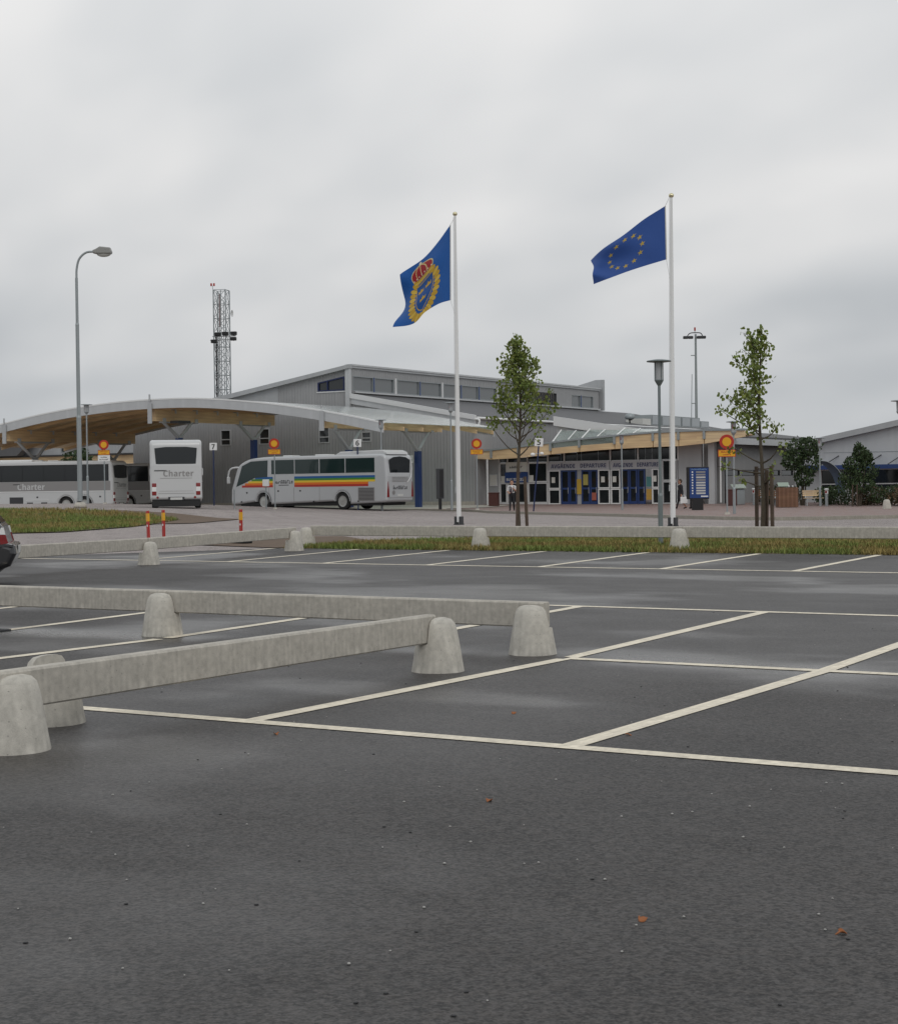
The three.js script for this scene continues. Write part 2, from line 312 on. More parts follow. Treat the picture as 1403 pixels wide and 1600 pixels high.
// forecourt paving with its kerb
const PAVED = [[-80, 86], [-55, 80], [-44.2, 76.2], [-40.9, 73.6], [-35, 68.4], [-29.8, 63.3], [-24, 57.2], [-19.8, 53], [-16.5, 50], [-14.2, 49], [-12.9, 49.6], [-12.2, 51.5], [-10.9, 52.9], [10, 58], [30, 60], [30, 120], [-80, 120]];
struct('pavement', sheet(PAVED, PAVE, 2, null), M.pave);
{
  const pos = [], line = PAVED.slice(0, 15); const fine = [];
  for (let i = 0; i < line.length - 1; i++) { const n = Math.ceil(Math.hypot(line[i + 1][0] - line[i][0], line[i + 1][1] - line[i][1]) / 1.5); for (let k = 0; k < n; k++) fine.push([lerp(line[i][0], line[i + 1][0], k / n), lerp(line[i][1], line[i + 1][1], k / n)]); }
  const q = (...v4) => { const [a, b, c, d] = v4; pos.push(...a, ...b, ...c, ...a, ...c, ...d); };
  for (let i = 0; i < fine.length - 1; i++) {
    const [p, r] = [fine[i], fine[i + 1]], w = .18;
    const pt = (s, o, z) => { const k = s === p ? i : i + 1, A = fine[Math.max(k - 1, 0)], B = fine[Math.min(k + 1, fine.length - 1)], L = Math.hypot(B[0] - A[0], B[1] - A[1]); return [s[0] + (B[1] - A[1]) / L * o, T(...s) + z, -(s[1] - (B[0] - A[0]) / L * o)]; };
    q(pt(p, w, -.02), pt(r, w, -.02), pt(r, w, PAVE + .012), pt(p, w, PAVE + .012)); q(pt(p, w, PAVE + .012), pt(r, w, PAVE + .012), pt(r, -.04, PAVE + .012), pt(p, -.04, PAVE + .012));
  }
  const g = new THREE.BufferGeometry(); g.setAttribute('position', new THREE.Float32BufferAttribute(pos, 3)); g.computeVertexNormals(); struct('kerb', g, M.kerb);
}
// pale concrete sheet added under the bus canopy to bounce light onto its timber
{
  const PF = [[-84, 78], [-52, 78], [-46.5, 78.6], [-46.5, 87.1], [-84, 87.1]], pos = [];
  for (let k = 0; k < 40; k++) { const p = k < 34 ? [lerp(-84, -52, k / 34), 78] : [lerp(-52, -46.5, (k - 34) / 6), lerp(78, 78.6, (k - 34) / 6)], r = k < 33 ? [lerp(-84, -52, (k + 1) / 34), 78] : [lerp(-52, -46.5, (k - 33) / 6), lerp(78, 78.6, (k - 33) / 6)], q = (s, z) => [s[0], T(...s) + z, -s[1]]; pos.push(...q(p, -.05), ...q(r, -.05), ...q(r, .145), ...q(p, -.05), ...q(r, .145), ...q(p, .145)); }
  const g = new THREE.BufferGeometry(); g.setAttribute('position', new THREE.Float32BufferAttribute(pos, 3)); g.computeVertexNormals();
  struct('added_bounce_platform', [sheet(PF, .145, 2, null), g], M.bounceConcrete);
}
// blades of grass on the verge and the island
{
  const bl = []; const rr = rng(5);
  for (let k = 0; k < 7; k++) { const a = rr() * 6.28, r = rr() * .05, x = Math.cos(a) * r, z = Math.sin(a) * r, h = .05 + rr() * .06, l = .02 + rr() * .04, w = .006, c = Math.cos(a * 3), s = Math.sin(a * 3); const g = new THREE.BufferGeometry(); g.setAttribute('position', new THREE.Float32BufferAttribute([x - c * w, 0, z - s * w, x + c * w, 0, z + s * w, x + s * l, h, z - c * l], 3)); g.computeVertexNormals(); bl.push(g); }
  const tuft = mergeGeometries(bl);
  const inside = (p, pl) => { let c = false; for (let i = 0, j = pl.length - 1; i < pl.length; j = i++) if ((pl[i][1] > p[1]) !== (pl[j][1] > p[1]) && p[0] < (pl[j][0] - pl[i][0]) * (p[1] - pl[i][1]) / (pl[j][1] - pl[i][1]) + pl[i][0]) c = !c; return c; };
  function lawn(name, label, pl, n, seed, s0) {
    const r = rng(seed), xs = pl.map(p => p[0]), ys = pl.map(p => p[1]), x0 = Math.min(...xs), x1 = Math.max(...xs), y0 = Math.min(...ys), y1 = Math.max(...ys), ms = [], cs = [];
    const m = new THREE.Matrix4(), q = new THREE.Quaternion(), up = new THREE.Vector3(0, 1, 0);
    while (ms.length < n) { const p = [lerp(x0, x1, r()), lerp(y0, y1, r())]; const s = s0 * (.6 + r() * .8), dry = fbm(p[0] * .5, p[1] * .8, 4, 121), u = r(), an = r() * 6.28; if (!inside(p, pl)) continue; const dr = sm(dry + (u - .5) * .25, .42, .66); m.compose(W3(p[0], p[1], T(...p) + .012), q.setFromAxisAngle(up, an), new THREE.Vector3(s * 1.2, s, s * 1.2)); ms.push(m.clone()); cs.push(new THREE.Color().setRGB(lerp(.78, 1.3, dr), lerp(1.02, 1.02, dr), lerp(.85, 1.25, dr)).multiplyScalar(.8 + .4 * r())); }
    const im = new THREE.InstancedMesh(tuft, M.grass, n); ms.forEach((k, i) => { im.setMatrixAt(i, k); im.setColorAt(i, cs[i]); });
    im.name = name; im.userData = { label, category: 'grass', kind: 'stuff' }; im.castShadow = im.receiveShadow = true; scene.add(im);
  }
  lawn('verge_grass', 'mown green and yellowing grass on the verge behind the far bays', [[-17.4, 23.45], [14, 23.45], [14, 30.2], [-14, 30.2], [-17, 27.2]], 34000, 31, 1.1);
  lawn('island_grass', 'rough grass on the island between the drive and the bus road', ISLAND, 16000, 32, 1.5);
}

// ================================================================ CONCRETE BARRIERS IN THE CAR PARK
const ev = new Evaluator();
function footGeometry(seed) {
  const r = rng(seed), prof = [[0, 0], [.232, 0], [.236, .012], [.222, .09], [.205, .2], [.188, .3], [.172, .385], [.155, .44], [.125, .472], [.07, .487], [0, .49]];
  const g = new THREE.LatheGeometry(prof.map(p => new THREE.Vector2(Math.max(p[0], .0001), p[1])), 40);
  const p = g.attributes.position; const ph = r() * 6;
  for (let i = 0; i < p.count; i++) { const x = p.getX(i), y = p.getY(i), z = p.getZ(i), an = Math.atan2(z, x), n = 1 + .012 * (vnoise(an * 3 + ph, y * 14, seed) - .5) * 2 * Math.sin(an) * Math.sin(an); p.setXYZ(i, x * n, y < .005 ? y + .012 * (vnoise(Math.cos(an) * 9 + 20, Math.sin(an) * 9 + 20, seed) - .3) : y, z * n); }
  g.computeVertexNormals();
  const A = new Brush(g), B = new Brush(new RoundedBoxGeometry(.4, .5, 1, 2, .02)); B.position.set(-.2 + .015, .262 + .25, 0); A.updateMatrixWorld(); B.updateMatrixWorld();
  const out = ev.evaluate(A, B, SUBTRACTION).geometry; const q = out.index ? out.toNonIndexed() : out; q.clearGroups(); return q;
}
const footGeo = [footGeometry(3), footGeometry(8)];
function foot(label, a, v, turn, k = 0) { return solo('concrete_barrier_foot', label, 'barrier foot', footGeo[k].clone(), M.concrete, [a, v, T(a, v) - .004], turn, 'concrete feet of the car park barriers'); }
function beam(label, p, q, zb) {           // p, q: end points in (a, v) of the centre line, zb: underside above ground
  const L = Math.hypot(q[0] - p[0], q[1] - p[1]), h = .247, w = .13;
  const s = poly([[-w / 2 + .012, 0], [w / 2 - .012, 0], [w / 2, .012], [w / 2 - .004, h - .015], [w / 2 - .018, h], [-w / 2 + .018, h], [-w / 2 + .004, h - .015], [-w / 2, .012]]);
  const g = ext(s, L, .01).translate(0, 0, -L / 2);
  const o = solo('concrete_barrier_beam', label, 'barrier beam', g, M.concreteB, [(p[0] + q[0]) / 2, (p[1] + q[1]) / 2, 0], 0, 'concrete beams of the car park barriers');
  const A = W3(...p, T(...p) + zb), B = W3(...q, T(...q) + zb); o.position.copy(A).add(B).multiplyScalar(.5); o.lookAt(B);
  return o;
}
const NX = 0, PX = Math.PI, PV = -Math.PI / 2;      // which side the seat of the foot looks to
foot('concrete foot at the right end of the nearest beam', -.53, 3.37, NX);
foot('concrete foot half hidden behind the left end of the nearest beam', -1.22, -.66, PX, 1);
foot('large concrete foot cut off by the left edge, nearest to the viewer', -.56, -1.66, NX);
foot('concrete foot under the free right end of the second beam', -.5, 5.07, PV, 1);
foot('concrete foot in front of the joint of two beams, left of centre', -5.3, 5.17, PV);
foot('concrete foot of the second row left of the frame edge', -10.3, 5.17, PV, 1);
beam('long concrete beam nearest to the viewer, sloping across the left side', [-.59, -1.86], [-.59, 3.34], .264);
beam('concrete beam of the second row ending at a free foot in mid picture', [-.38, 5.125], [-5.23, 5.23], .264);
beam('concrete beam of the second row running out of the left edge', [-5.25, 5.23], [-10.25, 5.23], .264);
// the row along the drive on the left
foot('concrete foot with a side notch in front of the red marker posts', -16.1, 17.1, NX);
foot('notched concrete foot at the corner of the grass verge, front one of the pair', -16.45, 22.6, NX, 1);
foot('concrete foot of the drive row hidden behind the dark car', -15.8, 12.15, NX);
beam('concrete beam along the drive between the two red post groups', [-16.55, 22.75], [-16.22, 17.2], .31);
beam('concrete beam along the drive running left behind the dark car', [-16.2, 17.1], [-16.02, 12.15], .31);
// the row along the verge
const vr = ['rear one of the pair of concrete feet at the left end of the verge', 'concrete foot at the verge in front of the flag with the crest', 'concrete foot at the verge below the second flagpole', 'concrete foot at the verge cut by the right edge'];
for (let k = 0; k < 6; k++) { const a = -17.54 + 5.05 * k; foot(vr[k] ?? ['first', 'second'][k - 4] + ' concrete foot at the verge beyond the right edge', a, 24.6, PV, k % 2); }
const vb = ['verge beam left of the crested flagpole, above the grass', 'verge beam between the two flagpoles, in front of the leafy young tree', 'verge beam on the right below the staked young tree'];
for (let k = 0; k < 5; k++) beam('concrete ' + (vb[k] ?? 'verge beam beyond the right edge'), [-17.5 + 5.05 * k, 24.77], [-12.48 + 5.05 * k, 24.77], .275);

// red marker posts with an orange band
function marker(label, a, v, lean) {
  const t = thing('marker_post', label, 'marker post', [a, v, T(a, v) + .02], 0, 'red marker posts along the drive');
  const base = obj('rubber_foot', [rbox(.72, .07, .3, .03, 0, .035, 0), rbox(.3, .05, .2, .02, 0, .09, 0)], M.rubber, t);
  obj('post', rbox(.125, .82, .05, .015, 0, .49, 0), M.red, t);
  obj('reflective_band', rbox(.129, .22, .055, .012, 0, .72, 0), M.yellow, t);
  obj('reflective_band', box(.06, .05, .056, .01, .5, 0), M.white, t);
  t.rotation.set(0, -.4, lean); return t;
}
marker('leaning red marker post with orange band, leftmost of the three', -22.66, 24.48, .055);
marker('red marker post with orange band, middle of the three', -22.8, 25.25, .03);
marker('red marker post with orange band standing alone on bare soil', -20.43, 25.6, 0);

// drain grate in the valley of the car park
{
  const t = thing('drain_grate', 'dark iron drain grate in the asphalt at the left edge', 'drain', [-7.72, 4.62, T(-7.72, 4.62) + .012], 0);
  obj('frame', [box(.62, .03, .05, 0, 0, .26), box(.62, .03, .05, 0, 0, -.26), box(.05, .03, .47, .285, 0, 0), box(.05, .03, .47, -.285, 0, 0)], M.darkGrey, t);
  for (let k = 0; k < 7; k++) obj('slat', box(.035, .024, .47, -.225 + k * .075, 0, 0), M.black, t);
}
// leaves, pebbles and scraps on the asphalt
{
  const lf = (n) => { const s = new THREE.Shape(); s.moveTo(0, -.5); s.quadraticCurveTo(.42, -.2, .3, .15); s.lineTo(.16, .12); s.quadraticCurveTo(.1, .45, 0, .5); s.quadraticCurveTo(-.14, .3, -.2, .1); s.lineTo(-.34, .16); s.quadraticCurveTo(-.36, -.2, 0, -.5); const g = ext(s, .05); const p = g.attributes.position; for (let i = 0; i < p.count; i++) p.setZ(i, p.getZ(i) + .35 * Math.pow(p.getX(i), 2) * 3 + .12 * Math.sin(p.getY(i) * 5 + n)); g.computeVertexNormals(); return g.rotateX(-Math.PI / 2); };
  const G = [lf(0), lf(2)];
  const at = [[4.62, -3.5, 'orange leaf at the lower middle of the asphalt'], [5.32, -3.33, 'brown leaf right of the lower middle of the asphalt'], [7.35, -2.6, 'brown leaf lying far right in the foreground'], [2.95, -1.75, 'small brown leaf left of centre in the foreground'], [2.62, .62, 'brown leaf just below the nearest painted line'], [.55, -.4, 'small leaf below the fork of the painted lines'], [1.45, 1.2, 'leaf inside the nearest empty bay']];
  at.forEach(([a, v, l], i) => { const m = solo('fallen_leaf', l, 'leaf', G[i % 2].clone().scale(.055, .05, .045), M.litter, [a, v, T(a, v) + .012], i * 2.1, 'fallen leaves on the asphalt'); });
  const r = rng(77), pb = []; const ico = new THREE.IcosahedronGeometry(1, 0);
  for (let k = 0; k < 420; k++) { const v = -6 + r() * r() * 20, a = lerp(-2, 13, r()), s = .003 + r() * .005; pb.push(ico.clone().scale(s, s * .6, s * .9).rotateY(r() * 6).translate(a, T(a, v) + .012, -v)); }
  const m = mesh(pb, M.stone); m.name = 'loose_grit'; m.userData = { label: 'loose grit scattered over the car park asphalt', category: 'grit', kind: 'stuff' }; scene.add(m);
  const pd = []; for (let k = 0; k < 260; k++) { const v = -6 + r() * r() * 20, a = lerp(-2, 13, r()), s = .004 + r() * .008; pd.push(ico.clone().scale(s, s * .3, s * .8).rotateY(r() * 6).translate(a, T(a, v) + .0105, -v)); }
  const m2 = mesh(pd, M.black); m2.name = 'tar_specks'; m2.userData = { label: 'dark tar specks and gum on the car park asphalt', category: 'specks', kind: 'stuff' }; scene.add(m2);
}

// ================================================================ THE DARK CAR AT THE LEFT EDGE
function wheel(parent, x, y, z, r, w, rimMat, nspoke = 5) {
  const s = Math.sign(z), g = new THREE.Group(); g.name = 'wheel'; parent.add(g); g.position.set(x, y, z);
  obj('tyre', lathe([[r * .62, -w / 2], [r * .9, -w / 2], [r * .98, -w * .36], [r, -w * .2], [r, w * .2], [r * .98, w * .36], [r * .9, w / 2], [r * .62, w / 2]], 28).rotateX(Math.PI / 2), M.rubber, g);
  const rim = [cyl(r * .63, r * .63, w * .5, 0, -w * .25, 0, 24).rotateX(Math.PI / 2), lathe([[r * .1, .02], [r * .16, .03], [r * .2, .01], [r * .52, -.02], [r * .64, .03], [r * .66, .02]], 24).rotateX(Math.PI / 2 * s).translate(0, 0, s * w * .42)];
  for (let k = 0; k < nspoke; k++) rim.push(box(r * .12, r * .6, .03, 0, r * .33, s * w * .42).rotateZ(k * 2 * Math.PI / nspoke));
  obj('rim', rim, rimMat, g); return g;
}
{
  const t = thing('parked_car', 'dark grey estate car driving out of the left edge, tail showing', 'car', [-15.32, 9.6, T(-15.32, 9.6)], 0);
  t.rotation.y = .75;
  const L = 4.5, sil = new THREE.Shape(); sil.moveTo(-2.22, .3); sil.lineTo(-2.27, .62); sil.quadraticCurveTo(-2.22, .86, -1.9, .93); sil.lineTo(-1.15, 1.03); sil.lineTo(-.45, 1.52); sil.quadraticCurveTo(.2, 1.64, .95, 1.58); sil.quadraticCurveTo(1.5, 1.52, 1.72, 1.36); sil.lineTo(2.02, 1.02); sil.lineTo(2.10, .74); sil.lineTo(2.22, .70); sil.lineTo(2.24, .56); sil.lineTo(2.14, .36); sil.lineTo(1.92, .28);
  sil.lineTo(1.32 + .37, .28); sil.absarc(1.32, .34, .37, 0, Math.PI, false); sil.lineTo(-1.36 + .37, .26); sil.absarc(-1.36, .34, .37, 0, Math.PI, false); sil.lineTo(-1.9, .26);
  obj('body', ext(sil, 1.56, .1, { bevelSegments: 4 }).translate(0, 0, -.78), M.carPaint, t);
  obj('underbody', box(3.9, .5, 1.5, 0, .5, 0), M.black, t);
  for (const s of [-1, 1]) {
    const win = poly([[-.98, 1.08], [-.42, 1.44], [.4, 1.5], [.4, 1.08]]), win2 = poly([[.46, 1.08], [.46, 1.5], [1.2, 1.46], [1.55, 1.3], [1.62, 1.12]]);
    for (const w of [win, win2]) obj('window', ext(w, .012).translate(0, 0, s > 0 ? .876 : -.888), M.glass, t);
    const lamp = obj('tail_lamp', ext(poly([[1.99, .72], [2.115, .74], [2.075, .88], [1.96, .88]]), .03).translate(0, 0, s > 0 ? .86 : -.89), M.lampRed, t);
    obj('lamp_lens', ext(poly([[1.96, .885], [2.07, .885], [2.045, 1.0], [2.0, 1.0]]), .03).translate(0, 0, s > 0 ? .86 : -.89), M.white, lamp);
    obj('door_handle', rbox(.2, .035, .03, .01, .2, .93, s * .885), M.carPaint, t);
    obj('bumper_trim', box(.5, .03, .02, 1.95, .7, s * .883), M.darkGrey, t);
    for (const x of [-1.36, 1.32]) wheel(t, x, .335, s * .76, .335, .22, M.hub);
    obj('headlamp', rbox(.3, .14, .05, .02, -2.0, .8, s * .83), M.glassSky, t);
    obj('side_mirror', rbox(.12, .14, .2, .04, -.85, 1.12, s * .96), M.carPaint, t);
  }
  obj('rear_window', ext(poly([[-.62, 0], [.62, 0], [.55, .42], [-.55, .42]]), .012).rotateY(Math.PI / 2).rotateZ(.72).translate(1.985, 1.07, 0), M.glass, t);
  obj('windscreen', ext(poly([[-.66, 0], [.66, 0], [.58, .78], [-.58, .78]]), .012).rotateY(-Math.PI / 2).rotateZ(-.96).translate(-1.12, 1.06, 0), M.glass, t);
  obj('number_plate', box(.012, .12, .52, 2.245, .62, 0), M.plate, t);
}

// ================================================================ BUSES
const font = await new FontLoader().loadAsync('fonts/droid/droid_sans_bold.typeface.json');
const fontR = await new FontLoader().loadAsync('fonts/droid/droid_sans_regular.typeface.json');
function text(str, size, depth = .008, f = font, sx = 1) { const g = new TextGeometry(str, { font: f, size, depth, curveSegments: 3, bevelEnabled: false }); g.computeBoundingBox(); const b = g.boundingBox; g.translate(-(b.min.x + b.max.x) / 2, -(b.min.y + b.max.y) / 2, 0); g.scale(sx, 1, 1); return g; }
function strokes(w, h, n, seed, depth = .006) {   // lettering too worn to read: a row of uneven strokes
  const r = rng(seed), g = []; for (let k = 0; k < n; k++) { const x = -w / 2 + (k + .5) * w / n, hh = h * (.55 + .45 * r()), b = w / n; g.push(box(b * .3, hh, depth, x - b * .22, -h / 2 + hh / 2, 0)); g.push(box(b * .72, h * .2, depth, x, -h / 2 + (r() < .5 ? h * .1 : hh - h * .1), .0006)); if (r() < .6) g.push(box(b * .26, hh * .62, depth, x + b * .24, -h / 2 + hh * .31, .0003)); } return mergeGeometries(g.map(q => q.toNonIndexed())); }
const slantX = (g, k) => g.applyMatrix4(new THREE.Matrix4().set(1, k, 0, 0, 0, 1, 0, 0, 0, 0, 1, 0, 0, 0, 0, 1));
const rainbow = [[.015, .10, .30], [.06, .22, .03], [.74, .52, .04], [.70, .16, .015], [.42, .03, .02]].map(c => mat(c, { roughness: .4 }));
function coachBody(t, o) {
  const { L, W, H, wheels, paint } = o, x0 = -L / 2, x1 = L / 2, r = .58, s = new THREE.Shape();
  s.moveTo(x0 + .1, .30); s.lineTo(x0 + .0, .55); s.lineTo(x0 + .04, 1.25);
  if (o.raked) { s.lineTo(x0 + .52, 2.55); s.quadraticCurveTo(x0 + .8, 2.95, x0 + 1.7, H - .10); s.quadraticCurveTo(x0 + 2.6, H, x0 + 3.6, H); }
  else { s.lineTo(x0 + .3, 2.5); s.quadraticCurveTo(x0 + .42, H - .1, x0 + 1.2, H - .02); s.lineTo(x0 + 2, H); }
  s.lineTo(x1 - .5, H); s.quadraticCurveTo(x1 - .12, H, x1 - .08, H - .3); s.lineTo(x1, H - 1.3); s.lineTo(x1, .62); s.quadraticCurveTo(x1, .46, x1 - .25, .42);
  for (const w of [...wheels].sort((a, b) => b - a)) { s.lineTo(w + r, .33); s.absarc(w, .5, r, 0, Math.PI, false); }
  obj('body', ext(s, W - .28, .14, { bevelSegments: 5, curveSegments: 14 }).translate(0, 0, -(W - .28) / 2), paint, t);
  obj('underbody', [box(L - .8, .75, W - .5, 0, .68, 0), box(L - 1.2, .2, W - .3, .1, .34, 0)], M.black, t);
  for (const w of wheels) for (const z of [-1, 1]) { wheel(t, w, .5, z * (W / 2 - .2), .5, .3, M.hub, 10); obj('wheel_arch', new THREE.TorusGeometry(r + .01, .025, 6, 20, Math.PI).translate(w, .5, z * (W / 2 + .002)), paint, t); }
}
function pane(t, pts, W, m = M.glass, name = 'window') { for (const s of [-1, 1]) obj(name, ext(poly(pts), .012).translate(0, 0, s > 0 ? W / 2 + .001 : -W / 2 - .013), m, t); }
function sideBox(t, name, x0, y0, x1, y1, W, m, th = .01, both = true) { for (const s of both ? [-1, 1] : [1]) obj(name, box(x1 - x0, y1 - y0, th, (x0 + x1) / 2, (y0 + y1) / 2, s * (W / 2 + th / 2 + .0012)), m, t); }
function mirrorArm(t, x, W, H) { for (const s of [-1, 1]) { const a = obj('mirror', tube([[x + .55, H - .62, s * (W / 2 - .25)], [x + .1, H - .45, s * (W / 2 - .05)], [x - .45, H - .55, s * (W / 2 + .1)], [x - .62, H - 1.0, s * (W / 2 + .12)], [x - .62, H - 1.25, s * (W / 2 + .12)]], .06, 20, 8), M.busWhite, t); obj('mirror_head', rbox(.12, .42, .24, .05, x - .6, H - 1.22, s * (W / 2 + .12)), M.busWhite, a); } }

// the coach with the rainbow stripe
{
  const L = 12.2, W = 2.52, H = 3.22, t = thing('coach', 'silver coach with rainbow stripe under the canopy', 'bus', [-51.35, 72.0, .255], -.08, 'coaches at the bus stops');
  coachBody(t, { L, W, H, wheels: [-3.42, 2.78], paint: M.busSilver, raked: true });
  pane(t, [[-5.62, 1.42], [-5.12, 2.68], [-4.4, 2.95], [-3.02, 3.0], [-3.06, 2.0], [-4.1, 1.95], [-4.7, 1.72]], W, M.glassGreen);
  for (const [a, b] of [[-2.72, -.92], [-.84, 1.02], [1.10, 3.0], [3.08, 5.22]]) pane(t, rect(a, 2.16, b, 3.0), W, M.glassGreen);
  sideBox(t, 'roof_edge', -4.4, 3.035, 5.5, 3.1, W - .06, M.busWhite, .03);
  // stripes, broken by the lettering field
  const seg = [[-.9, 5.25], [-3.2, -2.62]];
  const ys = [2.0, 1.87, 1.75, 1.63, 1.5, 1.37];
  for (let k = 0; k < 5; k++) { for (const [a, b] of seg) sideBox(t, 'stripe', a, ys[k + 1], b - (k > 2 && b > 0 ? .5 : 0), ys[k], W, rainbow[k], .006); sideBox(t, 'stripe', [-4.05, -4.35, -4.62, -4.9, -5.15][k], ys[k + 1], -3.2, ys[k], W, rainbow[k], .005); }
  const lt = obj('lettering', slantX(strokes(1.5, .24, 9, 4), .2).translate(-1.75, 1.70, W / 2 + .002), M.darkGrey, t);
  obj('lettering_line', box(.8, .04, .006, -1.75, 1.49, W / 2 + .004), M.darkGrey, t);
  for (const z of [-1, 1]) for (const [x, y] of [[-2.2, 1.14], [-.45, 1.14], [-4.75, 1.05], [.6, .5], [4.0, .5], [-5.2, .5]]) obj('latch', box(.12, .08, .01, x, y, z * (W / 2 + .006)), M.black, t);
  for (const x of [-2.95, -.95, 1.05, 4.35]) sideBox(t, 'panel_joint', x - .012, .45, x + .012, 1.34, W, M.busGrey, .004);
  sideBox(t, 'engine_grille', 4.0, .52, 5.2, 1.30, W, M.busGrey, .02);
  const gr = t.children[t.children.length - 1]; for (let k = 0; k < 9; k++) obj('slat', box(1.1, .03, .012, 4.6, .58 + k * .08, W / 2 + .026), M.darkGrey, gr);
  // roof pods
  obj('roof_pod', ext(poly([[2.0, 0], [2.45, .22], [5.6, .26], [5.9, .14], [5.95, 0]]), 1.9, .06).translate(0, H - .03, -.95), M.busWhite, t);
  obj('roof_hatch', rbox(.9, .08, .8, .03, .45, H + .04, 0), M.white, t); obj('roof_hatch', rbox(.7, .08, .8, .03, -2.2, H + .03, 0), M.white, t);
  mirrorArm(t, -L / 2 + .55, W, 3.05);
  // front
  obj('windscreen', ext(poly([[-1.1, 0], [1.1, 0], [1.0, 1.55], [-1.0, 1.55]]), .012).rotateY(-Math.PI / 2).rotateZ(-.35).translate(-L / 2 + .0, 1.2, 0), M.glass, t);
  for (const z of [-.85, .85]) obj('headlamp', rbox(.06, .25, .5, .03, -L / 2 - .0, .8, z), M.glassSky, t);
  // rear
  const X = L / 2;
  obj('rear_window', ext(poly([[-.92, 1.98], [-.3, 1.98], [-.28, 1.92], [.28, 1.92], [.3, 1.98], [.92, 1.98], [.98, 2.86], [.6, 3.02], [0, 3.07], [-.6, 3.02], [-.98, 2.86]]), .014).rotateY(Math.PI / 2).translate(X - .03, 0, 0), M.glass, t);
  for (const z of [-1.17, 1.17]) obj('tail_lamp', ext(poly([[-.08, .72], [.08, .72], [.06, 1.1], [0, 1.62], [-.05, 1.1]]), .05).rotateY(Math.PI / 2).translate(X - .02, 0, z * .97), M.lampRed, t);
  for (let k = 0; k < 4; k++) obj('vent_slat', box(.02, .03, 1.5, X + .006, 1.62 + k * .08, 0), M.busGrey, t);
  obj('rear_lettering', slantX(strokes(1.35, .24, 9, 4), .2).rotateY(Math.PI / 2).translate(X + .003, 1.28, 0), M.darkGrey, t);
  obj('number_plate', box(.014, .13, .52, X + .008, .82, 0), M.plate, t);
  obj('rear_badge', cyl(.13, .13, .012, 0, 0, 0, 20).rotateZ(-Math.PI / 2).translate(X + .002, .98, .62), M.busGrey, t);
  obj('bumper_joint', box(.01, .025, 2.2, X + .005, .68, 0), M.busGrey, t);
  obj('side_rail', tube([[X + .02, 3.0, -1.0], [X + .05, 2.4, -1.06], [X + .06, 1.9, -.95], [X + .05, 1.55, -.6]], .025, 16, 6), M.white, t);
}
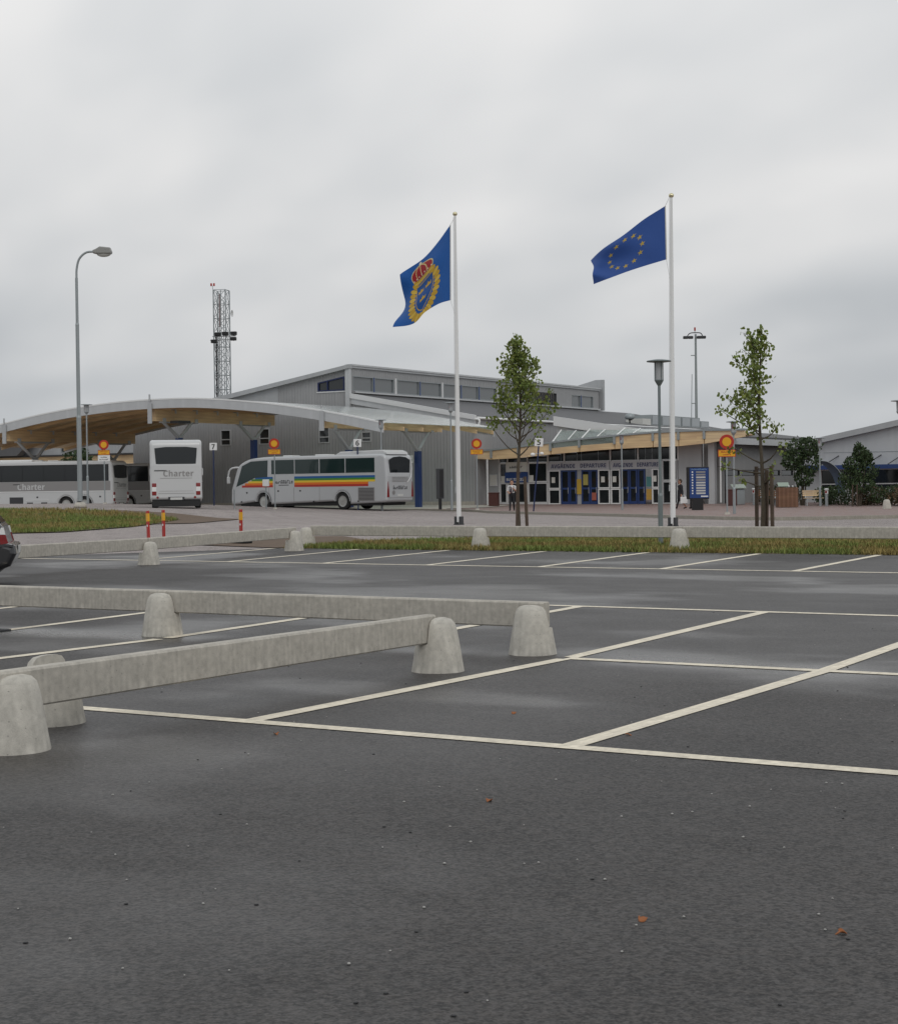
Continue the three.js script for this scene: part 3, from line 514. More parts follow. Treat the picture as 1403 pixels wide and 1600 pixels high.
// white coaches of one firm
function charterCoach(name, label, pos, turn, L, W, H) {
  const t = thing(name, label, 'bus', pos, turn, 'coaches at the bus stops');
  const wheels = [-L / 2 + 2.75, L / 2 - 3.45, L / 2 - 2.1]; coachBody(t, { L, W, H, wheels, paint: M.busWhite });
  const x0 = -L / 2 + 1.5, x1 = L / 2 - .35, n = 7;
  pane(t, [[-L / 2 + .45, 1.55], [-L / 2 + .75, 2.7], [x0 - .1, 2.95], [x0 - .1, 1.9]], W);
  for (let k = 0; k < n; k++) pane(t, rect(lerp(x0, x1, k / n) + .012, 2.08, lerp(x0, x1, (k + 1) / n) - .012, 3.12), W);
  sideBox(t, 'window_surround', x0 - .03, 2.06, x1 + .04, 3.145, W - .012, M.black, .006); sideBox(t, 'window_trim', x0, 3.15, x1 + .05, 3.19, W, M.black, .008);
  sideBox(t, 'grey_band', -L / 2 + 1.2, 1.42, L / 2 - .2, 2.05, W, M.busGrey, .006);
  sideBox(t, 'trim_strip', -L / 2 + .6, 1.36, L / 2 - .2, 1.40, W, M.white, .02);
  obj('lettering', text('Charter', .40, .006).translate(L / 2 - 6.0, 1.72, W / 2 + .0085), M.busWhite, t);
  obj('lettering_swoosh', slantX(box(.55, .05, .006, 0, 0, 0), .4).translate(L / 2 - 7.05, 1.88, W / 2 + .012), M.darkGrey, t);
  sideBox(t, 'engine_grille', L / 2 - 7.6, .36, L / 2 - 6.6, 1.02, W, M.darkGrey, .02);
  for (const x of [L / 2 - 6.1, L / 2 - 5.05]) sideBox(t, 'side_vent', x - .22, .48, x + .22, .66, W, M.darkGrey, .012);
  for (const x of [L / 2 - 8.4, L / 2 - 5.55, L / 2 - .95]) sideBox(t, 'latch', x - .06, .96, x + .06, 1.06, W, M.black, .012);
  sideBox(t, 'step_rail', L / 2 - 6.4, .8, L / 2 - 4.7, .83, W, M.white, .02);
  // rear end
  const X = L / 2;
  obj('rear_window', ext(poly([[-1.0, 2.28], [-.5, 2.24], [.5, 2.24], [1.0, 2.28], [1.06, 3.08], [.5, 3.14], [-.5, 3.14], [-1.06, 3.08]]), .014).rotateY(Math.PI / 2).rotateZ(.035).translate(X + .06, 0, 0), M.glass, t);
  for (const z of [-1.1, 1.1]) { const l = obj('tail_lamp', rbox(.06, .62, .22, .03, X + .0, 1.0, z), M.lampRed, t); obj('lamp_lens', rbox(.064, .24, .224, .02, X + .002, 1.0, z), M.white, l); obj('fog_lamp', cyl(.06, .06, .02, 0, 0, 0, 12).rotateZ(-Math.PI / 2).translate(X + .0, .58, z * .85), M.lampRed, t); }
  const lg = text('Charter', .30, .006).rotateY(Math.PI / 2); obj('rear_lettering', lg.translate(X + .006, 1.80, -.12), M.busGrey, t);
  obj('rear_swoosh', slantX(box(.62, .05, .006, 0, 0, 0), .4).rotateY(Math.PI / 2).translate(X + .008, 1.94, .78), M.darkGrey, t);
  obj('rear_small_lettering', box(.006, .02, 1.6, X + .005, 1.55, 0), M.busGrey, t);
  obj('panel_joint', box(.006, .02, 1.8, X + .005, .78, 0), M.busGrey, t); obj('panel_joint', box(.006, .014, 1.7, X + .005, .9, 0), M.busGrey, t);
  const np = obj('number_plate', box(.014, .17, .8, X + .008, .52, 0), M.darkGrey, t); obj('plate_face', box(.016, .12, .6, X + .012, .52, 0), M.plate, np);
  obj('rear_valance', ext(poly([[-1.15, .12], [1.15, .12], [1.22, .42], [-1.22, .42]]), .3).rotateY(Math.PI / 2).translate(X - .32, 0, 0), M.black, t);
  for (const x of [-2.4, .4, 1.6]) obj('roof_hatch', rbox(.8, .07, .8, .03, x, H + .03, 0), M.white, t);
  obj('roof_pod', rbox(2.6, .2, 1.8, .08, -1.0, H + .03, 0), M.white, t);
  mirrorArm(t, -L / 2 + .4, W, 3.2); obj('windscreen', ext(poly([[-1.1, 0], [1.1, 0], [1.0, 1.75], [-1.0, 1.75]]), .012).rotateY(-Math.PI / 2).rotateZ(-.2).translate(-L / 2 + .02, 1.2, 0), M.glass, t);
  return t;
}
charterCoach('coach', 'white charter coach with grey band seen from the side at left edge', [-76.55, 73.53, .14], .32, 12.8, 2.55, 3.45);
charterCoach('coach', 'white charter coach seen squarely from behind', [-48.36 - 4.05, 55.52 + 4.7, .60], -.862, 12.4, 2.6, 3.5);
charterCoach('coach', 'white coach mostly hidden behind the coach seen from behind', [-81.2, 84.3, .12], .1, 12.4, 2.55, 3.4);

// ================================================================ BUS CANOPY: a timber vault on V struts
{
  const t = thing('bus_canopy', 'arched bus canopy with timber underside and grey V struts', 'canopy');
  const prof = [[-85.2, 5.1], [-82.3, 5.64], [-78.5, 6.17], [-74.9, 6.70], [-71.4, 7.07], [-67.9, 7.30], [-64.6, 7.38], [-61.4, 7.33], [-58.4, 7.12], [-55.4, 6.80], [-52.4, 6.38], [-49.6, 5.90], [-46.9, 5.36]];
  const cv = new THREE.CatmullRomCurve3(prof.map(p => new THREE.Vector3(p[0], p[1], 0))); const C = cv.getPoints(60).map(p => [p.x, p.y]);
  const zAt = a => { for (let i = 0; i < C.length - 1; i++) if (a >= C[i][0] && a <= C[i + 1][0]) return lerp(C[i][1], C[i + 1][1], (a - C[i][0]) / (C[i + 1][0] - C[i][0])); return 5; };
  const band = (d0, d1, c = C) => poly([...c.map(p => [p[0], p[1] - d0]), ...[...c].reverse().map(p => [p[0], p[1] - d1])]);
  const v0 = 72.33, v1 = 85.3;
  obj('fascia', ext(band(.06, .60), .10).translate(0, 0, -v0), M.fascia, t);
  obj('fascia', ext(band(.06, .60), .10).translate(0, 0, -v1 - .1), M.fascia, t);
  obj('edge_flashing', ext(band(-.03, .06), .2).translate(0, 0, -v0 - .08), M.white, t);
  const iG = C.findIndex(p => p[0] > -63.6);
  obj('roof_sheet', ext(band(0, .05, C.slice(0, iG + 1)), v1 - v0 - .14).translate(0, 0, -v1 + .04), M.roofTop, t);
  const nG = 9; for (let k = 0; k < nG; k++) { const a = v0 + .1 + (v1 - v0 - .14) * k / nG, b = v0 + .1 + (v1 - v0 - .14) * (k + 1) / nG; obj('roof_pane', ext(band(0, .03, C.slice(iG)), b - a - .05).translate(0, 0, -b + .025), M.glassRoof, t); }
  // underside of boards between the ribs
  const nb = 6, st = (v1 - v0 - .1) / nb;
  const iB = C.findIndex(p => p[0] > -63.6) + 1, CB = C.slice(0, iB); for (let k = 0; k < nb; k++) obj('ceiling_board', ext(band(.20, .25, CB), st - .05).translate(0, 0, -(v0 + .03 + st * (k + 1)) + .025), k % 2 ? M.woodB : M.wood, t);
  for (let k = 0; k <= nb; k++) obj('rib', ext(band(.22, .46), .07).translate(0, 0, -(v0 + .05 + st * k) - .035), M.wood, t);
  // long beams, brackets, struts and columns
  const row = [[-51.26, 5.80, 5.16, 3.88], [-64.82, 6.74, 6.0, 4.96], [-77.94, 5.74, 5.02, 3.78]];
  for (const [a, zt, zb, zj] of row) {
    obj('beam', box(.26, zt - zb, v1 - v0 - .3, a, (zt + zb) / 2, -(v0 + v1) / 2 - .02), M.wood, t);
    obj('end_plate', box(.34, zt - zb + .55, .06, a, (zt + zb) / 2 + .1, -v0 + .16), M.steel, t);
    obj('spike', rod([a, zt + .5, -v0 + .16], [a, zAt(a) + .32, -v0 + .16], .06), M.steel, t);
    for (let k = 1; k < nb; k++) obj('bracket', box(.34, .28, .14, a, zt - .06, -(v0 + .05 + st * k)), M.steel, t);
    for (const v of [75.0, 82.9]) {
      const g = T(a, v);
      for (const s of [-1, 1]) { obj('strut', [rod([a + .02, zj - .05, -v], [a + .02, zb + (s > 0 ? .34 : -.02), -v - s * 1.65], .105, 10), box(.34, .3, .3, a, zb + .06, -v - s * 1.6)], M.steel, t); }
      obj('tie', rod([a, zb - .05, -v - 1.5], [a, zb - .05, -v + 1.5], .06, 8), M.steel, t);
      obj('column', [box(.35, zj - g, .35, a, (zj + g) / 2 - .01, -v)], M.blue, t); obj('column_cap', box(.3, .2, .3, a, zj + .08, -v), M.steel, t); obj('column_foot', box(.6, .1, .6, a, g + .04, -v), M.concreteB, t);
    }
  }
  obj('ceiling_lamp', box(.7, .16, 1.2, -64.0, 5.95, -74.2), M.darkGrey, t);
  rebase(t, -64.82, 78, T(-64.82, 78));
}
// little number plates on the canopy's right column
{
  const t = thing('bay_plate', 'pair of small white plates on the blue canopy column', 'sign', [-51.6, 82.5, 3.35], 0);
  for (const x of [-.32, .05]) { const p = obj('plate', box(.3, .5, .03, x, 0, 0), M.white, t); obj('mark', strokes(.18, .34, 1, x > 0 ? 3 : 5).translate(x, 0, .018), M.black, p); }
  obj('holder', box(.08, 1.5, .08, -.1, -.6, -.06), M.darkGrey, t);
}

// ================================================================ TERMINAL
const TERM = thing('terminal_building', 'long grey terminal with a raised clerestory hall and blue entrance doors', 'building');
const Z0 = .2;
function winV(parent, a0, z0, a1, z1, v, fm = M.trim, gm = M.glassWin, bars = []) {   // window in a wall that faces the car park
  const f = .07, w = obj('window', ext(poly(rect(a0, z0, a1, z1), [rect(a0 + f, z0 + f, a1 - f, z1 - f)]), .16).translate(0, 0, -v - .12), fm, parent);
  obj('pane', box(a1 - a0 - 2 * f, z1 - z0 - 2 * f, .02, (a0 + a1) / 2, (z0 + z1) / 2, -v - .07), gm, w);
  for (const b of bars) obj('transom', box(a1 - a0 - 2 * f, .07, .1, (a0 + a1) / 2, b, -v - .04), fm, w); return w;
}
{
  const v = 87.34, P = TERM;
  // front wall with its small openings
  const sm4 = [[-71.4, 4.75, -70.42, 5.92], [-67.8, 4.75, -66.83, 5.92], [-62.45, 4.72, -61.5, 5.86], [-58.75, 4.72, -57.93, 5.44]];
  const hole = ([a, b, c, d]) => rect(a, b, c, d);
  obj('wall', wallV([[-80, -.4], [-59.72, -.4], [-59.72, 9.9], [-66, 8.9], [-80, 6.6]], [...sm4.slice(0, 3).map(hole), [[-62.46, 8.4], [-60.14, 8.4], [-60.14, 9.4], [-62.46, 9.04]]], v), M.clad, P);
  obj('wall', wallV([[-59.72, -.4], [-49.6, -.4], [-49.6, 6.2], [-59.72, 8.05]], [hole(sm4[3])], v + .004), M.clad, P);
  obj('plinth', box(30.3, .5, .06, -64.75, -.1 + .35, -v + .03), M.concreteB, P);
  for (const [a, b, c, d] of sm4) winV(P, a, b, c, d, v, M.fascia, M.glassWin, [b + (d - b) * .38]);
  // pale panel at the left of the gable, fascias
  obj('panel', wallV([[-80, 6.9], [-66, 6.9], [-66, 8.94], [-80, 6.64]], [], v - .03, .03), M.cladLight, P);
  obj('roof_fascia', wallV([[-80.4, 6.55], [-59.5, 9.93], [-59.5, 10.2], [-80.4, 6.95]], [], v - .38, .42), M.cladLight, P);
  obj('roof_fascia', wallV([[-59.74, 7.46], [-49.45, 5.62], [-49.45, 5.98], [-59.74, 7.86]], [], v - .12, .14), M.fascia, P);
  obj('roof_fascia', wallV([[-59.74, 7.86], [-49.4, 5.98], [-49.4, 6.3], [-59.74, 8.2]], [], v - .22, .24), M.trim, P);
  obj('corner_post', box(.34, 3.2, .3, -59.74, 8.6, -v + .12), M.fascia, P);
  // gable window of two panes under the roof slope
  const gw = obj('window', ext(poly([[-62.46, 8.4], [-60.14, 8.4], [-60.14, 9.4], [-62.46, 9.04]], [[[-62.36, 8.48], [-61.66, 8.48], [-61.66, 9.07], [-62.36, 8.965]], [[-61.58, 8.48], [-60.24, 8.48], [-60.24, 9.29], [-61.58, 9.085]]]), .2).translate(0, 0, -v - .16), M.blueDark, P);
  obj('pane', ext(poly([[-62.36, 8.48], [-61.66, 8.48], [-61.66, 9.07], [-62.36, 8.965]]), .02).translate(0, 0, -v - .08), M.glassWin, gw);
  obj('pane', ext(poly([[-61.58, 8.48], [-60.24, 8.48], [-60.24, 9.29], [-61.58, 9.085]]), .02).translate(0, 0, -v - .08), M.glassWin, gw);
  obj('window_trim', wallV([[-62.56, 8.3], [-60.06, 8.3], [-60.06, 8.38], [-62.56, 8.38]], [], v - .05, .05), M.trim, P);
  // clerestory side that looks to the right
  const CW = [[87.75, 90.3, 0], [90.46, 93.0, 0], [93.5, 96.5, 0], [96.66, 99.62, 0], [100, 102.5, 0], [102.68, 105.26, 0], [105.46, 108.14, 0], [108.67, 111.46, 0], [112.1, 114.46, 0], [114.7, 118.6, 1], [121.6, 123.2, 0], [123.4, 125.7, 0]];
  const wz0 = 8.38, wz1 = 9.42;
  obj('wall', wallA([[87.6, 7.6], [126.9, 7.6], [126.9, 10.12], [87.6, 10.12]], CW.map(([p, q]) => rect(p, wz0, q, wz1)), -59.72), M.clad, P);
  for (const [p, q, dark] of CW) {
    const w = obj(dark ? 'louvre' : 'window', ext(poly(rect(p, wz0, q, wz1), [rect(p + .045, wz0 + .045, q - .045, wz1 - .045)]), .18).rotateY(Math.PI / 2).translate(-59.72 - .14, 0, 0), dark ? M.darkGrey : M.galv, P);
    if (dark) for (let k = 0; k < 11; k++) obj('slat', box(.06, wz1 - wz0 - .16, .16, -59.78, (wz0 + wz1) / 2, -(p + .25 + k * .34)), M.darkGrey, w);
    else obj('pane', box(.02, wz1 - wz0 - .09, q - p - .09, -59.80, (wz0 + wz1) / 2, -(p + q) / 2), M.glassSky, w);
  }
  for (const q of [90.38, 96.58, 102.59, 105.36, 123.3]) obj('mullion', box(.08, 1.04, .15, -59.71, 8.9, -q), M.blue, P);
  obj('sill', box(.3, .12, 39, -59.6, 8.28, -107.2), M.fascia, P); obj('eaves', box(.5, .12, 39.6, -59.75, 10.18, -107.2), M.fascia, P);
  for (const q of [93.25, 99.8, 108.4, 111.8]) obj('mullion', box(.06, 1.2, .2, -59.70, 8.9, -q), M.trim, P);
  // roofs
  obj('roof', wallV([[-80.4, 6.62], [-59.6, 9.98], [-59.6, 10.14], [-80.4, 6.8]], [], v + .05, 39.6), M.roofTop, P);
  obj('roof', wallV([[-59.7, 8.02], [-49.5, 6.14], [-49.5, 6.26], [-59.7, 8.16]], [], v + .03, 46), M.roofDark, P);
  obj('parapet_wall', ext(poly([[-66, 8.2], [-59.4, 8.2], [-59.4, 11.0], [-60.2, 11.0], [-66, 9.6]]), .3).translate(0, 0, -127.5), M.cladLight, P);
  // right-hand wall of the lower part, with gutter and pipe
  obj('wall', wallA([[87.6, -.3], [134, -.3], [134, 6.1], [87.6, 6.1]], [], -49.6), M.clad, P);
  obj('gutter', rod([-49.42, 6.12, -87.4], [-49.42, 6.12, -133], .09, 10), M.white, P);
  obj('downpipe', tube([[-49.45, 6.05, -87.25], [-49.1, 5.95, -87.25], [-49.35, 5.3, -87.22], [-49.45, 5.15, -87.22]], .075, 16, 8), M.white, P);
  obj('downpipe', rod([-48.75, 3.3, -87.6], [-48.75, .2, -87.6], .07, 8), M.trim, P);
  
}
{ // departure hall: front of glass, doors and signs
  const v = 89.114, P = TERM, top = 3.95;
  obj('wall', wallV([[-49.6, -.3], [-48.72, -.3], [-48.72, 3.6], [-49.6, 3.5]], [], v), M.cladLight, P);
  const nt = obj('poster_case', box(.62, .8, .06, -49.12, 1.9, -v + .05), M.trim, P); obj('poster', box(.5, .66, .02, -49.12, 1.92, -v + .085), M.paper, nt);
  // frame of the glass front: [a0, a1] bays
  const mull = [-48.70, -48.04, -46.51, -44.9, -43.99, -42.8, -42.47, -41.24, -40.335, -39.6, -38.57, -37.85, -37.39, -36.8, -35.55];
  const zTop = a => lerp(3.35, 3.95, sm(a, -49, -38));
  obj('head_rail', wallV([...mull.map(a => [a, zTop(a) + .0]), ...[...mull].reverse().map(a => [a, zTop(a) + .3])], [], v + .02, .18), M.fascia, P);
  for (const a of [-48.70, -48.04, -46.51, -44.95, -43.72, -40.335, -38.35, -36.75, -35.55]) obj('mullion', box(.09, zTop(a) - 3.0, .14, a, (3.02 + zTop(a)) / 2, -v - .05), M.trim, P);
  for (const a of [-48.70, -48.04, -46.51]) obj('mullion', box(.09, 2.9, .14, a, 1.6, -v - .05), M.trim, P);
  for (let k = 0; k < mull.length - 1; k++) { const a = mull[k], b = mull[k + 1]; obj('pane', box(b - a - .02, zTop((a + b) / 2) - 3.12, .02, (a + b) / 2, (3.1 + zTop((a + b) / 2)) / 2, -v - .06), M.glass, P); }
  // left glazing with transom
  for (const [a, b] of [[-48.65, -48.09], [-47.99, -46.56], [-46.46, -44.98]]) { winV(P, a, 1.74, b, 3.05, v, M.trim, M.glass); winV(P, a, .34, b, 1.70, v, M.trim, M.glass); }
  obj('bottom_rail', box(3.75, .16, .16, -46.82, .27, -v - .04), M.trim, P);
  // white framed side lights
  for (const [a, b] of [[-44.9, -44.02], [-41.22, -40.37], [-40.30, -39.62], [-37.36, -36.86]]) { winV(P, a, 1.27, b, 2.50, v - .03, M.white, M.glass); winV(P, a, .24, b, 1.24, v - .03, M.white, M.glass); obj('notice', box(.26, .38, .01, (a + b) / 2 - .08, 1.86, -v + .02), M.paper, P); }
  // blue doors
  for (const [a, b, c] of [[-43.97, -43.36], [-43.34, -42.80], [-42.45, -41.83], [-41.81, -41.26], [-39.58, -39.0], [-38.98, -38.42], [-38.38, -37.86]]) {
    const d = obj('door', ext(poly(rect(a, .24, b, 2.5), [rect(a + .1, .42, b - .1, 1.22), rect(a + .1, 1.34, b - .1, 2.4)]), .1).translate(0, 0, -v - .08), M.blue, P);
    obj('pane', box(b - a - .2, .8, .02, (a + b) / 2, .82, -v - .03), M.glass, d); obj('pane', box(b - a - .2, 1.06, .02, (a + b) / 2, 1.87, -v - .03), M.glass, d);
    obj('handle', rod([b - .06, .95, -v + .08], [b - .06, 1.35, -v + .08], .02), M.steel, d);
  }
  // posters seen on the inner doors
  const po = [[-42.62, .9, 1.9, [.55, .36, .05]], [-42.15, 1.5, 2.2, [.42, .36, .10]], [-37.6, 1.35, 2.0, [.08, .22, .22]], [-37.6, .5, 1.2, [.5, .3, .06]], [-41.52, .5, 1.0, [.4, .12, .08]]];
  for (const [a, z0, z1, c] of po) obj('poster', box(.36, z1 - z0, .012, a, (z0 + z1) / 2, -v + .005), mat(c, { roughness: .7 }), P);
  obj('wall', box(.34, 2.3, .1, -42.635, 1.37, -v - .1), M.cladLight, P);
  // sign boards with their words
  for (const [a, b, w] of [[-44.9, -40.36, 1], [-40.28, -36.7, 0]]) {
    const s = obj('sign_board', box(b - a, .54, .12, (a + b) / 2, 2.80, -v + .08), mat([.46, .46, .48], { roughness: .6 }), P);
    const k = (b - a) / 4.54;
    obj('lettering', text('AVGÅENDE', .27, .012, font, k * .92).translate(a + (b - a) * .255, 2.80, -v + .142), M.blueDark, s);
    obj('lettering', text('DEPARTURE', .27, .012, font, k * .92).translate(a + (b - a) * .745, 2.78, -v + .142), M.blueDark, s);
  }
  const ls = obj('logo_board', box(1.62, .66, .12, -47.26, 2.78 + .0, -v + .09), M.offwhite, P); obj('logo', slantX(strokes(1.0, .16, 6, 12, .01), .35).translate(-47.3, 2.78, -v + .156), M.darkGrey, ls);
  const bs = obj('ticket_board', box(1.72, .7, .14, -47.3, 2.08, -v + .1), M.signBlue, P); obj('lettering', text('BUS TICKETS', .19, .012, font, .95).translate(-47.3, 1.93, -v + .172), M.white, bs);
  obj('notice', box(.34, .46, .01, -48.35, 1.95, -v + .04), M.paper, P); obj('notice', box(.34, .46, .01, -46.2, 1.98, -v + .04), M.paper, P);
  // right end: glass, grey wall, column, recess
  winV(P, -36.65, 1.72, -35.6, 3.05, v, M.fascia, M.glass); winV(P, -36.65, .24, -35.6, 1.68, v, M.fascia, M.glass);
  obj('wall', wallV([[-35.55, -.3], [-33.95, -.3], [-33.95, 4.4], [-35.55, 4.4]], [], v), M.cladLight, P);
  obj('column', box(.42, 4.4, .4, -33.2, 2.1, -v + .02), M.fascia, P);
  obj('wall', wallV([[-33.95, -.3], [-32.6, -.3], [-32.6, 4.4], [-33.95, 4.4]], [], v + .4), M.cladWarm, P);
  obj('downpipe', [rod([-32.5, .3, -88.7], [-32.5, 3.2, -88.7], .055, 8), rod([-32.5, 3.2, -88.7], [-32.2, 3.32, -88.7], .055, 8)], M.white, P);
  // hall behind: dim floor and back wall, so that the glass has depth
  obj('roof', wallV([[-44.4, 5.55], [-32.4, 3.95], [-32.4, 4.15], [-44.4, 5.75]], [], v + .32, 40), M.roofDark, P);
  obj('wall', wallV([[-44.4, 4.1], [-37.0, 4.1], [-37.0, 4.6], [-44.4, 5.62]], [], v + .3, .2), M.cladLight, P);
  obj('roof_fascia', wallV([[-44.55, 5.5], [-36.5, 4.2], [-36.5, 4.82], [-44.55, 6.12]], [], v + .1, .18), M.trim, P);
  for (let k = 0; k < 7; k++) { const a = -43.6 + k * .95; obj('panel', wallV([[a, 5.34 - (a + 44.4) * .162 - .35], [a + .9, 5.34 - (a + .9 + 44.4) * .162 - .35], [a + .9, 5.34 - (a + .9 + 44.4) * .162], [a, 5.34 - (a + 44.4) * .162]], [], v + .14, .14), M.cladLight, P); }
  // side that runs back on the right with its strip window
  const strip = [[89.7, 92.2], [92.5, 95.0], [95.3, 97.4], [98.4, 99.6], [99.9, 102.2]];
  obj('wall', wallA([[89.6, -.3], [108, -.3], [108, 4.0], [89.6, 4.0]], strip.map(([p, q]) => rect(p, 1.96, q, 2.36)), -32.6), M.cladWarm, P);
  for (const [p, q] of strip) { const w = obj('window', ext(poly(rect(p, 1.96, q, 2.36), [rect(p + .05, 2.01, q - .05, 2.31)]), .12).rotateY(Math.PI / 2).translate(-32.72, 0, 0), M.darkGrey, P); obj('pane', box(.02, .3, q - p - .1, -32.68, 2.16, -(p + q) / 2), M.glass, w); }
  obj('roof', box(1.4, .12, 19, -32.4, 4.42, -98.6), M.roofDark, P); obj('roof_fascia', box(.1, .42, 19, -31.75, 4.16, -98.6), M.fascia, P);
}
// plant on the roof
{
  const t = thing('rooftop_plant', 'row of grey ventilation cabinets on the terminal roof', 'ventilation', [-50.6, 116, 6.3], 0);
  obj('platform', box(1.6, .14, 13.6, 0, -.04, -6.4), M.trim, t);
  for (let k = 0; k < 6; k++) { const c = obj('cabinet', box(1.5, k === 5 ? .6 : .86, 1.95, 0, k === 5 ? .34 : .47, -1.6 - k * 2.05), M.galv, t); obj('panel', box(.04, (k === 5 ? .6 : .86) - .16, 1.6, .76, k === 5 ? .34 : .47, -1.6 - k * 2.05), mat([.42, .45, .47], { roughness: .4 }), c); }
  obj('hood', box(1.5, .5, 1.6, 0, .3, .3), M.offwhite, t);
}
{
  const t = thing('roof_fan', 'small dark roof fan left of the ventilation cabinets', 'ventilation', [-50.4, 113.6, 6.25], 0);
  obj('post', cyl(.06, .06, .5), M.black, t); obj('fan_housing', lathe([[.0, .5], [.3, .5], [.42, .62], [.36, .9], [.12, 1.0], [0, 1.0]], 14), M.galv, t); obj('motor', cyl(.16, .14, .42, .1, .42, .1), M.black, t);
}

// ================================================================ ENTRANCE CANOPY
{
  const t = thing('entrance_canopy', 'rising timber and glass canopy over the departure doors', 'canopy'), v = 87.6;
  const up = [[-50.4, 3.78], [-48.4, 3.91], [-46.33, 4.07], [-43.92, 4.28], [-41.8, 4.46], [-39.27, 4.62], [-36.58, 4.76], [-34.83, 4.79], [-33.1, 4.80], [-30.44, 4.77]];
  const lo = [[-50.4, 3.40], [-48.4, 3.30], [-46.33, 3.36], [-43.92, 3.55], [-41.8, 3.68], [-39.27, 3.80], [-36.58, 3.86], [-34.83, 3.88], [-33.1, 4.0], [-30.44, 4.36]];
  obj('edge_flashing', ext(poly([...up.map(p => [p[0], p[1] - .02]), ...[...up].reverse().map(p => [p[0], p[1] + .1])]), .5).translate(0, 0, -v - .4), M.galv, t);
  for (let k = 0; k < up.length - 1; k++) {
    const m = (k === 1) ? M.galv : (k % 2 ? M.wood : M.woodB), w = ext(poly([[lo[k][0] + .03, lo[k][1]], [lo[k + 1][0] - .03, lo[k + 1][1]], [up[k + 1][0] - .03, up[k + 1][1] - .03], [up[k][0] + .03, up[k][1] - .03]]), .22).translate(0, 0, -v - .2);
    if (k === 3 || k === 4) { const h = ext(poly([[lo[k][0] + .03, lo[k][1] + .42], [lo[k + 1][0] - .03, lo[k + 1][1] + .42], [up[k + 1][0] - .03, up[k + 1][1] - .03], [up[k][0] + .03, up[k][1] - .03]]), .03).translate(0, 0, -v - .1); obj('glass_panel', h, M.glassRoof, t); obj('timber_panel', ext(poly([[lo[k][0] + .03, lo[k][1]], [lo[k + 1][0] - .03, lo[k + 1][1]], [lo[k + 1][0] - .03, lo[k + 1][1] + .4], [lo[k][0] + .03, lo[k][1] + .4]]), .2).translate(0, 0, -v - .2), M.wood, t); }
    else obj('timber_panel', w, m === M.galv ? M.wood : m, t);
    obj('bracket', box(.16, .5, .3, up[k][0], up[k][1] - .26, -v - .06), M.galv, t);
  }
  obj('soffit', ext(poly([...lo.map(p => [p[0], p[1] + .12]), ...[...lo].reverse().map(p => [p[0], p[1] + .2])]), 1.5).translate(0, 0, -v - 1.7), M.wood, t);
  // sloping glass behind the edge with pale rafters
  for (let k = 3; k < 6; k++) { const a = up[k][0], b = up[k + 1][0], z = up[k][1], z2 = up[k + 1][1]; const g = new THREE.BufferGeometry(); const q = [[a + .04, z + .06, -v - .3], [b - .04, z2 + .06, -v - .3], [b - .04, Math.max(z2 + .2, 5.05), -v - 1.45], [a + .04, Math.max(z + .2, 5.15), -v - 1.45]]; const th = q.map(p => [p[0], p[1] - .03, p[2]]); const pos = []; const quad = (A, B, C, D) => pos.push(...A, ...B, ...C, ...A, ...C, ...D); quad(...q); quad(th[3], th[2], th[1], th[0]); g.setAttribute('position', new THREE.Float32BufferAttribute(pos, 3)); g.computeVertexNormals(); obj('roof_pane', g, M.glassRoof, t); obj('rafter', rod([a, z + .04, -v - .2], [a + .02, Math.max(z + .22, 5.18), -v - 1.5], .05, 8), M.white, t); obj('rafter', rod([a + 1.1, lerp(z, z2, .5) + .04, -v - .2], [a + 1.12, Math.max(z2 + .22, 5.12), -v - 1.5], .04, 8), M.white, t); }
  rebase(t, -40, 87.6, Z0);
}
rebase(TERM, -49.6, 87.34, Z0);

// ================================================================ THE PALE HALL ON THE RIGHT
{
  const t = thing('side_hall', 'pale grey hall with sloping roof and blue awning strip at the right edge', 'building'), v = 93;
  obj('wall', wallV([[-29.2, -.3], [-8, -.3], [-8, 7.7], [-29.2, 3.62]], [rect(-27.5, 1.0, -9, 2.3)], v), M.fascia, t);
  for (let k = 0; k < 7; k++) { const a = -27.5 + k * 2.643; winV(t, a, 1.0, a + 2.643, 2.3, v, M.trim, M.glass, [1.36]); }
  obj('roof_fascia', wallV([[-29.6, 3.55], [-7.6, 7.76], [-7.6, 8.14], [-29.6, 3.9]], [], v - .5, .55), M.cladLight, t);
  obj('roof', wallV([[-29.6, 3.66], [-7.6, 7.86], [-7.6, 8.0], [-29.6, 3.82]], [], v + .05, 30), M.roofDark, t);
  obj('wall_joint', box(17, .03, .02, -18.8, 3.35, -v + .012), M.galv, t); obj('wall_joint', box(12, .03, .02, -15, 4.6, -v + .012), M.galv, t);
  obj('awning_strip', box(20, .26, .9, -18.6, 2.42, -v + .45), M.blue, t);
  for (let k = 0; k < 8; k++) obj('stay', rod([-27 + k * 1.35, 2.55, -v + .85], [-26.3 + k * 1.35, 3.15, -v + .02], .03, 6), M.darkGrey, t);
  rebase(t, -22, 93, Z0);
}
